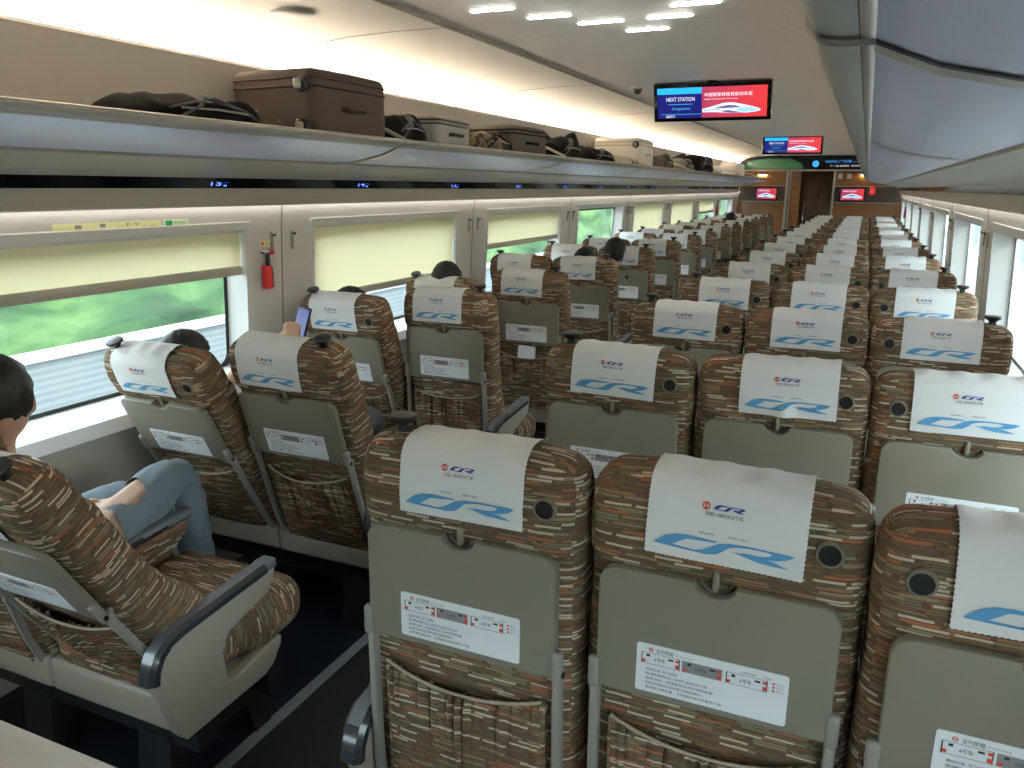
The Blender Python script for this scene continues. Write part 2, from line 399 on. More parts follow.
LS0, LS1 = min(p[0] for p in CR1), max(p[0] for p in CR1); LT0, LT1 = min(p[1] for p in CR1+CR2), max(p[1] for p in CR1+CR2)

# ------------------------------------------------------------------ seat meshes (local: x across, y forward, z up)
PIV = Vector((0, 0, .42))
def rear_y(z):      # rear face of the upright back
    return -.075+.03*max(0, (.80-z))
def back_mesh():
    bm = bmesh.new()
    def fn(p):      # p.z -.33.. .33 about z=.69
        z = p.z+.69; t = (p.y+.075)/.15          # 0 rear .. 1 front
        depth = .125+.05*math.exp(-((z-.56)/.12)**2)
        wsc = 1+.02*math.sin((z-.36)*5)
        sid = (abs(p.x)/.225)**4
        y = rear_y(z)+t*depth+(.012*sid if t > .5 else 0)
        # soft creases
        y += .0025*math.sin(z*95+p.x*9)*sid
        return Vector((p.x*wsc, y, z))
    rbox(bm, (0, 0, 0), (.45, .15, .68), (.05, .05, .02), 4, (8, 2, 26), fn)
    fabric_uv(bm); return to_mesh(bm, 'fabric', 60, fix=True)
def head_fn(p):
    # p in box (.458,.17,.21) centred; rear rolls over the top
    z = p.z; y = p.y
    if z > 0: y += .15*z*(1 if y < 0 else -.1)
    s = abs(p.x)/.229
    z -= .012*s**3*(1 if z > 0 else 0)
    y += .004*math.sin(p.x*40+z*30)*(s**2)
    return Vector((p.x*(1-.03*max(0, z/.1)), y, z))
HC = Vector((0, -.021, 1.077))
def headrest_mesh():
    bm = bmesh.new(); rbox(bm, HC, (.458, .130, .195), (.042, .045, .040), 5, (12, 3, 5), head_fn)
    fabric_uv(bm); return to_mesh(bm, 'fabric', 60)
def head_profile(n=60, off=.004):
    """mid-section of the headrest, rear bottom -> over the top -> front, as (y,z)"""
    h = (.130/2+off, .195/2+off); r = (.045+off, .040+off); pts = []
    pts += [(-h[0], -h[1]+r[1]+(2*h[1]-2*r[1])*k/14) for k in range(-7, 15)]
    pts += [(-h[0]+r[0]*(1-math.cos(a)), h[1]-r[1]+r[1]*math.sin(a)) for a in [PI/2*k/8 for k in range(1, 9)]]
    pts += [(-h[0]+r[0]+(2*h[0]-2*r[0])*k/3, h[1]) for k in range(1, 4)]
    pts += [(h[0]-r[0]*(1-math.cos(a)), h[1]-r[1]+r[1]*math.sin(a)) for a in [PI/2*k/6 for k in range(5, -1, -1)]]
    pts += [(h[0], h[1]-r[1]-.012*k) for k in range(1, 7)]
    out = []
    for y, z in pts:
        q = head_fn(Vector((0, y, z))); out.append((q.y+HC.y, q.z+HC.z))
    return out
CW = .252
def cover_mesh(var=0):
    bm = bmesh.new(); prof = head_profile(); rnd = random.Random(var)
    zb = {0: 1.036, 1: 1.030, 2: 1.030}[var]
    # dense resample from the rear bottom edge
    pts = [Vector((0, y, z)) for y, z in prof]
    k0 = max(i for i, p in enumerate(pts[:22]) if p.z <= zb) if pts[0].z < zb else 0
    pts = pts[k0:]; pts[0].z = zb
    L = [0]
    for a, b in zip(pts, pts[1:]): L.append(L[-1]+(b-a).length)
    tot = L[-1]; step = .0042; n = int(tot/step); res = []
    j = 0
    for i in range(n+1):
        d = i*tot/n
        while j < len(L)-2 and L[j+1] < d: j += 1
        res.append(pts[j].lerp(pts[j+1], (d-L[j])/max(1e-9, L[j+1]-L[j])))
    m = 62; ph = rnd.random()*6
    top = max(range(len(res)), key=lambda i: res[i].z)
    def P(i, k, o=0):
        p = res[i]; s = k/m; x = (s-.5)*CW
        if k in (0, m): x += (.0007 if i % 2 else -.0007)*(1 if k else -1)
        z = p.z+(-.0016 if (i == 0 and k % 2) else 0)
        y = p.y
        drop = max(0, (1.12-p.z))*10 if p.y < 0 else 0
        y -= o+.0015+.0022*drop*(1+math.sin(s*9+ph))*.5*(abs(s-.5)*2)**1
        z += .0022*math.sin(s*21+ph)*(1 if i >= top-6 and i <= top+10 else 0)
        if var == 2: y -= .016*math.exp(-((s-.47)/.10)**2-((p.z-1.035)/.028)**2)*(1 if p.y < 0 else 0)
        return Vector((x, y, z))
    g = [[bm.verts.new(P(i, k)) for k in range(m+1)] for i in range(len(res))]
    for i in range(len(res)-1):
        for k in range(m): bm.faces.new([g[i][k], g[i][k+1], g[i+1][k+1], g[i+1][k]])
    # print: mapping (s,t) on the rear drop, t from the bottom edge to the top
    ztop = res[top].z
    rear = [p for p in res[:top+1]]
    def Q(s, t):
        z = zb+t*(ztop-zb)
        j = 0
        while j < len(rear)-2 and rear[j+1].z < z: j += 1
        i0 = j; p0 = P(min(max(j, 1), len(res)-2), max(1, min(m-1, int(round(s*m))))); p1 = P(min(j+1, len(res)-2), max(1, min(m-1, int(round(s*m)))))
        f = (z-rear[j].z)/max(1e-6, rear[j+1].z-rear[j].z)
        sk = s*m; ka = max(1, min(m-2, int(sk))); fk = sk-ka
        def yy(i):
            return P(max(1, i), ka).y*(1-fk)+P(max(1, i), ka+1).y*fk
        y = yy(j)*(1-f)+yy(j+1)*f
        return Vector(((s-.5)*CW, y-.0022, z))
    def dens(pts, k=4):
        o = []
        for a, b in zip(pts, pts[1:]+pts[:1]):
            for i in range(k): o.append((a[0]+(b[0]-a[0])*i/k, a[1]+(b[1]-a[1])*i/k))
        return o
    poly2d(bm, dens(CR1), Q, 1); poly2d(bm, CR2, Q, 1)
    def small(pts): return [(.42+(s-LS0)/(LS1-LS0)*.20, .640+(t-LT0)/(LT1-LT0)*.065) for s, t in pts]
    poly2d(bm, small(CR1), Q, 2); poly2d(bm, small(CR2), Q, 2)
    A = (ztop-zb)/CW
    def Qr(s, t): return Q(s, .675+(t-.675)/A)
    ring2d(bm, .375, .675, .018, .026, Qr, 3); rect(bm, .371, .660, .379, .688, Qr, 3); rect(bm, .364, .684, .386, .691, Qr, 3); rect(bm, .366, .658, .384, .664, Qr, 3)
    text(bm, '扫描二维码关注下载', .375, .565, .235, .045, Q, 4)
    text(bm, '铁路旅客服务', .345, .345, .10, .022, Q, 4); text(bm, '铁路出行服务', .53, .345, .12, .022, Q, 4)
    return to_mesh(bm, ['cloth', 'logo_blue', 'logo_deep', 'red_print', 'ink'], 50, fix=False)
TW, TZ0, TZ1, TY = .39, .766, 1.001, -.084
def rounded(s0, t0, s1, t1, rs, n=6):
    """outline with corner radii (bl, br, tr, tl)"""
    o = []
    for (cx, cy, r, a0) in ((s0+rs[0], t0+rs[0], rs[0], PI), (s1-rs[1], t0+rs[1], rs[1], 1.5*PI), (s1-rs[2], t1-rs[2], rs[2], 0), (s0+rs[3], t1-rs[3], rs[3], .5*PI)):
        for k in range(n+1): a = a0+PI/2*k/n; o.append((cx+r*math.cos(a), cy+r*math.sin(a)))
    return o
def tray_mesh():
    bm = bmesh.new(); o = rounded(-TW/2, TZ0, TW/2, TZ1, (.008, .008, .032, .032))
    # finger notch at the middle of the top edge
    k = max(range(len(o)), key=lambda i: (o[i][1] > TZ1-1e-6 and o[i][0] > 0)*o[i][0])
    pts = o[:k+1]+[(.034*math.cos(a), TZ1-.022*math.sin(a)) for a in [PI*i/10 for i in range(11)]]+o[k+1:]
    prism(bm, pts, 1, TY-.018, TY+.004, bev=.003)
    return to_mesh(bm, 'tray', 30)
def notice_mesh():
    bm = bmesh.new(); X0, Z0, W, H = -.122, .779, .25, .092; Y = TY-.0195
    prism(bm, rounded(X0, Z0, X0+W, Z0+H, (.005,)*4, 3), 1, Y, Y+.0014)
    def P(s, t): return Vector((X0+s*W, Y-.0006, Z0+t*H))
    def P2(s, t): return Vector((X0+s*W, Y-.0009, Z0+t*H))
    ring2d(bm, .10, .90, .010, .016, lambda s, t: P(s, .90+(t-.90)*W/H), 2); rect(bm, .088, .893, .112, .908, P, 2)
    text(bm, '全列禁烟', .135, .855, .115, .085, P, 1); text(bm, 'No Smoking', .265, .865, .115, .05, P, 3)
    text(bm, '全国铁路客服', .70, .855, .10, .05, P, 3); text(bm, '12306', .84, .855, .05, .045, P, 3)
    for i, x in enumerate((.035, .315, .605)):
        if i == 1: rect(bm, x, .60, x+.265, .83, P, 3)
        else: frame(bm, x, .60, x+.265, .83, .007, P, 1)
        text(bm, ('4号车', '5号车', '6号车')[i], x+.09, .67, .075, .085, P2, 1)
        rect(bm, x+.005, .62, x+.03, .68, P2, 2); rect(bm, x+.235, .62, x+.262, .70, P2, 2); rect(bm, x+.035, .75, x+.06, .80, P2, 1); rect(bm, x+.185, .75, x+.22, .79, P2, 1); rect(bm, x+.235, .75, x+.26, .80, P2, 2)
    for i, y in enumerate((.64, .71, .78)): rect(bm, .90, y, .915, y+.04, P, 2); text(bm, '出口', .925, y, .045, .045, P, 3)
    for i, (t, wd) in enumerate((('请勿在车厢、车门口吸烟。', .22), ('根据《铁路安全管理条例》规定，在动车组列车上吸烟的处五百元以上罚款', .42), ('如有违反，将按规定处罚并限制购票', .46), ('在本次列车任何区域内均禁止吸烟谢谢配合', .38), ('请旅客互相监督，共同维护良好的乘车环境', .52))):
        text(bm, t, .07, .46-.095*i, wd, .058, P, 1)
    return to_mesh(bm, ['paper', 'ink', 'red_print', 'ink_grey'], None, fix=False)
def latch_mesh():
    bm = bmesh.new()
    M = Matrix.Rotation(PI/2, 4, 'X')
    z = TZ1+.004
    lathe(bm, [(.001, 0), (.022, 0), (.029, 0), (.029, .004), (.025, .005), (.024, .001), (.001, .001)], (0, TY+.010, z), 24, 0, M)
    for f in bm.faces:
        c = f.calc_center_median()
        if math.hypot(c.x, c.z-z) < .0243: f.material_index = 2
    rbox(bm, (0, TY-.001, z-.002), (.011, .016, .036), .005, 2, (1, 1, 2), mi=1)
    return to_mesh(bm, ['frame_grey', 'tray', 'ring_brown'], 40)
def arm_mesh(s):
    bm = bmesh.new()
    pts = [(s*.196, TY+.01, .775), (s*.198, TY-.004, .755), (s*.199, rear_y(.6)-.016, .6), (s*.200, rear_y(.45)-.014, .45), (s*.200, rear_y(.34)+.002, .33)]
    def fnb(p): return p
    n = len(pts); rings = []
    for x, y, z in pts: rings.append([bm.verts.new((x+a, y+b, z)) for a, b in ((-.009, -.010), (.009, -.010), (.009, .010), (-.009, .010))])
    for i in range(n-1):
        for k in range(4): bm.faces.new([rings[i][k], rings[i][(k+1) % 4], rings[i+1][(k+1) % 4], rings[i+1][k]])
    bm.faces.new(rings[0]); bm.faces.new(rings[-1])
    bmesh.ops.recalc_face_normals(bm, faces=bm.faces)
    bmesh.ops.bevel(bm, geom=[e for e in bm.edges], offset=.003, segments=2, affect='EDGES')
    rbox(bm, (s*.199, TY-.012, .79), (.022, .022, .062), .008, 2, (1, 1, 2))
    M = Matrix.Rotation(PI/2, 4, 'Y'); lathe(bm, [(.001, 0), (.006, 0), (.006, .004), (.001, .004)], (s*.209-(.004 if s < 0 else 0), TY-.012, .775), 10, 1, M)
    return to_mesh(bm, ['frame_grey', 'black'], 40)
def pocket_mesh(gap=.018):
    bm = bmesh.new(); W, Z0, Z1 = .335, .375, .70; nu, nv = 84, 30; g = []
    for j in range(nv+1):
        t = j/nv; row = []
        for i in range(nu+1):
            s = i/nu*2-1; z = Z0+t*(Z1-Z0)-(.022*(1-abs(s)**2.2))*t**3
            bag = .012+.026*(1-abs(s)**3)*(math.sin(PI*min(1, t*.95)))**.8+gap*t**4*(1-s*s)
            ru = .0105*t**1.8*math.sin(s*50+2.5*math.sin(s*7))*(.6+.4*math.sin(s*13+1))*(1-abs(s)**8)+.010*math.sin(s*9+t*2.5)*t*(1-s*s)*math.sin(PI*t*.9)
            if t > .90: bag -= .006*(t-.9)/.1
            row.append(bm.verts.new((s*W/2, rear_y(z)-bag*1.0-ru, z)))
        g.append(row)
    for j in range(nv):
        for i in range(nu): bm.faces.new([g[j][i], g[j][i+1], g[j+1][i+1], g[j+1][i]])
    # side and bottom hems back to the seat
    fabric_uv(bm)
    l = bm.loops.layers.uv.verify()
    for f in bm.faces:
        for lp in f.loops: lp[l].uv = (lp.vert.co.x+5.3, lp.vert.co.z+lp.vert.co.y*.8+3.1)
    bmesh.ops.solidify(bm, geom=bm.faces[:], thickness=-.004)
    # piping along the elastic
    pts = [(s*W/2, rear_y(Z1-.022*(1-abs(s)**2.2))-.013-gap*(1-s*s)-.004, Z1-.022*(1-abs(s)**2.2)+.001) for s in [k/20*2-1 for k in range(21)]]
    nf = len(bm.faces); tube(bm, pts, .0035, 6, mi=1)
    for sx in (-1, 1):
        rbox(bm, (sx*W/2, rear_y(.54)-.006, .53), (.012, .022, .34), .005, 2, (1, 1, 4), lambda p: Vector((p.x, p.y+rear_y(.53+p.z)-rear_y(.54), p.z)), mi=0)
    for f in bm.faces:
        if all(lp[l].uv.length < 1e-6 for lp in f.loops):
            for lp in f.loops: lp[l].uv = (lp.vert.co.y+lp.vert.co.x+7, lp.vert.co.z)
    return to_mesh(bm, ['fabric', 'piping'], 70, fix=False)
mat('ring_brown', (.22, .19, .13), .5)
mat('piping', (.42, .34, .26), .8)
def cushion_mesh(sf=0):
    bm = bmesh.new()
    def fn(p):
        s = abs(p.x)/.215; z = p.z; y = p.y
        if z > 0: z += .010*(1-s*s)*(1-(y/.27)**2)
        z += .018*max(0, y/.27)**2
        return Vector((p.x*(1+(.21 if p.x*sf > 0 else .03)*max(0, min(1, (y+.02)/.08))), y+.004*math.sin(p.x*60)*max(0, y/.27), z))
    rbox(bm, (0, .19, .415), (.43, .50, .155), (.05, .07, .07), 5, (8, 10, 2), fn); cushion_uv(bm)
    return to_mesh(bm, 'fabric', 60)
def base_mesh():
    bm = bmesh.new()
    rbox(bm, (0, -.035, .325), (.462, .055, .10), .018, 3, (2, 1, 1)); box(bm, -.215, .215, -.02, .33, .29, .335)
    return to_mesh(bm, 'shell', 30)
def under_mesh():
    bm = bmesh.new()
    box(bm, -.23, .23, .0, .07, .18, .288); box(bm, -.23, .23, .27, .34, .18, .288); 
    prism(bm, [(-.03, 0), (.04, 0), (.07, .12), (.27, .12), (.30, 0), (.37, 0), (.35, .20), (-.01, .20)], 0, .02, .14, bev=.004)
    rbox(bm, (0, .17, .22), (.30, .2, .10), .01, 2, (1, 1, 1))
    return to_mesh(bm, 'underframe', 30)
PANEL = [(.105, .47), (.135, .40), (.165, .30), (.185, .275), (.47, .282), (.51, .298), (.545, .345), (.548, .368), (.535, .375), (.36, .345), (.335, .355), (.325, .44), (.35, .485), (.40, .50), (.505, .525), (.535, .565), (.54, .585), (.52, .600), (.49, .600), (.20, .572), (.15, .565), (.118, .53)]
PANEL = [(y-.235, z-.01) for y, z in PANEL]
def panel_mesh(s):
    bm = bmesh.new(); x = s*.236; prism(bm, PANEL, 0, x-.019, x+.019, bev=.007); return to_mesh(bm, 'shell', 40)
def pad_mesh(s):
    bm = bmesh.new(); x = s*.236
    pts = [(y-.235, z-.02) for y, z in [(.100, .492), (.106, .525), (.125, .558), (.155, .580), (.20, .590), (.30, .598), (.40, .606), (.455, .610), (.50, .614)]]
    out = []
    rings = []
    for i, (y, z) in enumerate(pts):
        a = Vector(pts[min(i+1, len(pts)-1)])-Vector(pts[max(i-1, 0)]); n = Vector((-a.y, a.x)).normalized(); wd = .027; th = .013
        rings.append([bm.verts.new((x+dx, y+n.x*dn, z+n.y*dn)) for dx, dn in ((-wd, -th), (-wd*.98, th*.2), (-wd*.6, th), (wd*.6, th), (wd*.98, th*.2), (wd, -th))])
    for i in range(len(rings)-1):
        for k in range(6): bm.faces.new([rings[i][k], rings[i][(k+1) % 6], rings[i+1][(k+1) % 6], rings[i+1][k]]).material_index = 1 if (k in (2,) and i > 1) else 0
    bm.faces.new(rings[0]); bm.faces.new(rings[-1])
    rbox(bm, (x, .285, .594), (.046, .05, .030), .008, 2, (1, 1, 1), mi=1)
    return to_mesh(bm, ['pad', 'pad_sheen'], 40)
def mid_arm_mesh(s):
    bm = bmesh.new(); x = s*.2315
    prism(bm, [(y-.07, z) for y, z in [(.10, .47), (.16, .44), (.40, .455), (.445, .50), (.50, .545), (.52, .585), (.17, .56), (.12, .53)]], 0, x-.018, x+.018, bev=.006)
    fabric_uv(bm)
    return to_mesh(bm, ['fabric'], 40)
def mid_pad_mesh(s):
    bm = bmesh.new(); x = s*.2315
    rbox(bm, (x, .265, .588), (.046, .40, .028), .012, 3, (1, 4, 1), lambda p: Vector((p.x, p.y, p.z+p.y*.08-.018*max(0, -p.y/.2)**3)))
    for f in bm.faces:
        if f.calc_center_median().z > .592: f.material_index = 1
    return to_mesh(bm, ['pad', 'pad_sheen'], 40)
def knob_mesh():
    bm = bmesh.new(); lathe(bm, [(.001, -.02), (.013, -.01), (.012, .010), (.016, .015), (.027, .021), (.029, .026), (.026, .031), (.001, .033)], (0, 0, 0), 22)
    return to_mesh(bm, 'black', 40)
def grommet_mesh():
    bm = bmesh.new(); M = Matrix.Rotation(PI/2, 4, 'X')
    lathe(bm, [(.001, .001), (.0165, .001), (.017, .003), (.020, .003), (.0215, .001), (.0215, -.01), (.001, -.01)], (0, 0, 0), 24, 0, M)
    for f in bm.faces:
        c = f.calc_center_median()
        if math.hypot(c.x, c.z) < .0168: f.material_index = 1
    return to_mesh(bm, ['ring_brown', 'black'], 40)
ME = dict(back=back_mesh(), head=headrest_mesh(), cover=[cover_mesh(i) for i in range(3)], tray=tray_mesh(), notice=notice_mesh(), latch=latch_mesh(),
          arm=(arm_mesh(-1), arm_mesh(1)), pocket=pocket_mesh(), pocket_open=pocket_mesh(.034), cushion=(cushion_mesh(-1), cushion_mesh(0), cushion_mesh(1)), base=base_mesh(), under=under_mesh(),
          panel=(panel_mesh(-1), panel_mesh(1)), pad=(pad_mesh(-1), pad_mesh(1)), marm=mid_arm_mesh(1), mpad=mid_pad_mesh(1), knob=knob_mesh(), grommet=grommet_mesh())
BDY = 0
def place(o, rec, extra=None):
    """lean a part back about the hinge"""
    Rm = Matrix.Rotation(rec, 4, 'X'); M = Matrix.Translation(PIV) @ Rm @ Matrix.Translation(-PIV)
    if extra is not None: M = M @ extra
    o.matrix_local = Matrix.Translation((0, BDY, 0)) @ M
def make_seat(x, y, rec, pos, side, label, var=0, cdx=0, ctilt=0, pocket='pocket', tray_open=False):
    """pos: aisle / middle / window ; side: -1 left pair, +1 right triple"""
    t = tag(empty('train_seat', (x, y, 0)), label, 'seat', 'seats on the three-seat side' if side > 0 else 'seats on the two-seat side')
    place(link('backrest', ME['back'], t), rec); place(link('headrest', ME['head'], t), rec)
    cv = link('headrest_cover', ME['cover'][var], t)
    place(cv, rec, Matrix.Translation((cdx, 0, 0)) @ Matrix.Translation((0, 0, 1.1)) @ Matrix.Rotation(ctilt, 4, 'Y') @ Matrix.Translation((0, 0, -1.1)))
    cv['label'] = 'white cloth headrest cover with a large blue logo'
    tr = link('tray_table', ME['tray'], t); place(tr, rec); n = link('notice_label', ME['notice'], tr); n['label'] = 'white printed notice'
    place(link('tray_latch', ME['latch'], t), rec)
    for s in (0, 1): place(link('tray_arm', ME['arm'][s], t), rec)
    place(link('seat_pocket', ME[pocket], t), rec)
    link('seat_cushion', ME['cushion'][1 if pos == 'middle' else (2 if (side < 0) == (pos == 'aisle') else 0)], t); link('seat_base', ME['base'], t); link('underframe', ME['under'], t)
    out = 1 if (side < 0) == (pos == 'aisle') else -1      # which side faces out of the bank
    if pos != 'middle':
        k = 0 if out < 0 else 1
        link('side_panel', ME['panel'][k], t); p = link('armrest_pad', ME['pad'][k], t); p['label'] = 'black armrest pad'
        kb = link('coat_hook', ME['knob'], t); place(kb, rec, Matrix.Translation((out*.155, -.025, 1.170))); kb['label'] = 'black mushroom-shaped hook'
        if not (side < 0 and pos == 'aisle'):
            place(link('grommet', ME['grommet'], t), rec, Matrix.Translation((-out*.166, -.0875, 1.085)))
    else:
        place(link('grommet', ME['grommet'], t), rec, Matrix.Translation((.166, -.0875, 1.085)))
    if not (side > 0 and pos == 'window') and not (side < 0 and pos == 'aisle'):
        link('middle_armrest', ME['marm'], t); link('middle_armrest_pad', ME['mpad'], t)
    return t
ORD = ['first', 'second', 'third', 'fourth', 'fifth', 'sixth', 'seventh', 'eighth', 'ninth', 'tenth', 'eleventh', 'twelfth', 'thirteenth', 'fourteenth', 'fifteenth']
XR = {'aisle': -.622, 'middle': -.160, 'window': .296}; XL = {'aisle': -1.70, 'window': -2.16}
DY = {('aisle', 0): (0, 0), ('middle', 0): (.02, .006), ('window', 0): (-.02, .0), ('middle', 1): (.01, .02), ('window', 2): (-.02, 0), ('aisle', 2): (.01, 0)}
for k in range(-1, 15):
    y = 1.277+.98*k
    for pos in ('aisle', 'middle', 'window'):
        if k == -1:
            if pos != 'aisle': continue
            make_seat(XR[pos], y+.02, R(-2), pos, 1, 'seat nearest the camera, only its cream headrest cover showing in the bottom left corner')
            continue
        dy, cdx = DY.get((pos, k), (random.uniform(-.01, .01), random.uniform(-.01, .005)))
        rec = R(random.choice((0, 0, 0, 1, 2)) if k > 1 else 0)
        if k == 0 and pos == 'aisle': extra = ', black hook at its top left'
        elif k == 0 and pos == 'middle': extra = ', grey tray folded up'
        elif k == 1 and pos == 'middle': extra = ', its cover creased over the latch'
        else: extra = ''
        make_seat(XR[pos]+0, y+dy, rec, pos, 1, f'brown striped {pos} seat, three-seat side, {ORD[k]} row from camera'+extra,
                  var=2 if (k == 1 and pos == 'middle') else random.choice((0, 1)), cdx=cdx, ctilt=R(random.uniform(-1, 1)))
LREC = {('aisle', 0): 30, ('window', 0): 12, ('aisle', 1): 16, ('window', 1): 26, ('window', 2): 16.5, ('aisle', 2): 2, ('aisle', 3): 3, ('window', 3): 20, ('aisle', 4): 5, ('window', 4): 6}
LCD = {('window', 1): -.03, ('aisle', 1): -.045, ('aisle', 2): -.035, ('window', 2): -.03, ('aisle', 3): -.03}
for k in range(0, 15):
    y = 1.26+.98*k+(.03 if k == 0 else 0)-(.01 if k == 1 else 0)
    for pos in ('aisle', 'window'):
        BDY = .06 if (k, pos) == (0, 'aisle') else 0
        rec = LREC.get((pos, k), random.choice((0, 0, 1, 3, 6)))
        st = 'leaning well back' if rec > 9 else 'upright'
        make_seat(XL[pos]+(.02 if k == 0 else (.02 if k == 1 else 0)), y, R(rec), pos, -1, f'brown striped {pos} seat, two-seat side, {ORD[k]} row from camera, {st}',
                  var=random.choice((0, 1)), cdx=LCD.get((pos, k), random.uniform(-.035, -.01)), ctilt=R(random.uniform(-1, 1)),
                  pocket='pocket_open' if (pos, k) in (('aisle', 3), ('aisle', 1)) else 'pocket')

# ------------------------------------------------------------------ car body
def struct(name, bm, mats, smooth=30): return tag(link(name, to_mesh(bm, mats, smooth), None), kind='structure')
def flip(side, X): return XC+side*X
def sheet(bm, side, pts, y0=Y0, y1=Y1, mi=0, th=0):
    """strip of the car's cross-section, pts as (X from centre, z), run along the car"""
    a = [bm.verts.new((flip(side, X), y0, z)) for X, z in pts]; b = [bm.verts.new((flip(side, X), y1, z)) for X, z in pts]
    for i in range(len(pts)-1): bm.faces.new([a[i], a[i+1], b[i+1], b[i]]).material_index = mi
def solid(bm, side, pts, y0=Y0, y1=Y1, mi=0):
    prism(bm, [(flip(side, X), z) for X, z in pts], 1, y0, y1, mi)
WALLP = [(0, 1.50), (.20, 1.545), (.45, 1.56), (.755, 1.557), (.80, 1.548), (1.16, 1.532), (1.455, 1.515), (1.56, 1.503)]
def wx(z):
    for (a, xa), (b, xb) in zip(WALLP, WALLP[1:]):
        if a <= z <= b: return xa+(xb-xa)*(z-a)/(b-a)
    return WALLP[-1][1]
WZ0, WZ1 = .80, 1.455
PIL = ['nearest', 'second nearest', 'third nearest', 'fourth nearest', 'fifth nearest', 'sixth nearest', 'seventh nearest', 'farthest', 'last']
WIN = [(3.14+1.96*k, 4.66+1.96*k) for k in range(-3, 7)]
for side, nm in ((-1, 'left'), (1, 'right')):
    bm = bmesh.new()
    ys = [Y0]+[v for w_ in WIN for v in w_ if Y0 < v < Y1]+[Y1]; ys = sorted(set([max(Y0, min(Y1, v)) for v in ys]))
    zs = [0, .2, .45, .755, .80, 1.0, 1.16, 1.3, 1.455, 1.56, 1.85]
    for a, b in zip(ys, ys[1:]):
        inwin = any(w0-1e-6 <= a and b <= w1+1e-6 for w0, w1 in WIN)
        for c, d in zip(zs, zs[1:]):
            if inwin and c >= WZ0-1e-6 and d <= WZ1+1e-6: continue
            f = bm.faces.new([bm.verts.new((flip(side, wx(z)), yy, z)) for yy, z in ((a, c), (b, c), (b, d), (a, d))])
            f.material_index = 1 if d <= .76 else 0
    bmesh.ops.remove_doubles(bm, verts=bm.verts, dist=1e-5)
    struct('wall_'+nm, bm, ['wall_white', 'lower_wall'], 20)
    # pillar joints between the wall panels
    for n, (w0, w1) in enumerate(WIN[:-1]):
        yj = (w1+WIN[n+1][0])/2
        if yj < .5 or yj > Y1: continue
        bm = bmesh.new()
        prism(bm, [(flip(side, wx(z)-.0015), z) for z in (.80, 1.16, 1.455, 1.54)]+[(flip(side, wx(z)+.01), z) for z in (1.54, 1.455, 1.16, .80)], 1, yj-.003, yj+.003)
        tag(obj('trim_joint', bm, 'ceiling_seam'), kind='structure')
        for q in (-.07, .07):      # small coat hooks on the pillar
            t = tag(empty('coat_hook', (flip(side, wx(1.38)), yj+q, 1.38)), f'{"near" if q < 0 else "far"} metal hook at the {PIL[n-2]} joint of the {nm} wall', 'hook', 'wall coat hooks')
            bm = bmesh.new(); rbox(bm, (-side*.004, 0, 0), (.010, .016, .085), .004, 2, (1, 1, 2)); link('back_plate', to_mesh(bm, 'frame_grey', 40), t)
            bm = bmesh.new(); tube(bm, [(-side*.008, 0, .03), (-side*.022, 0, .026), (-side*.026, 0, .036)], .004, 8); link('hook', to_mesh(bm, 'seal', 40), t)
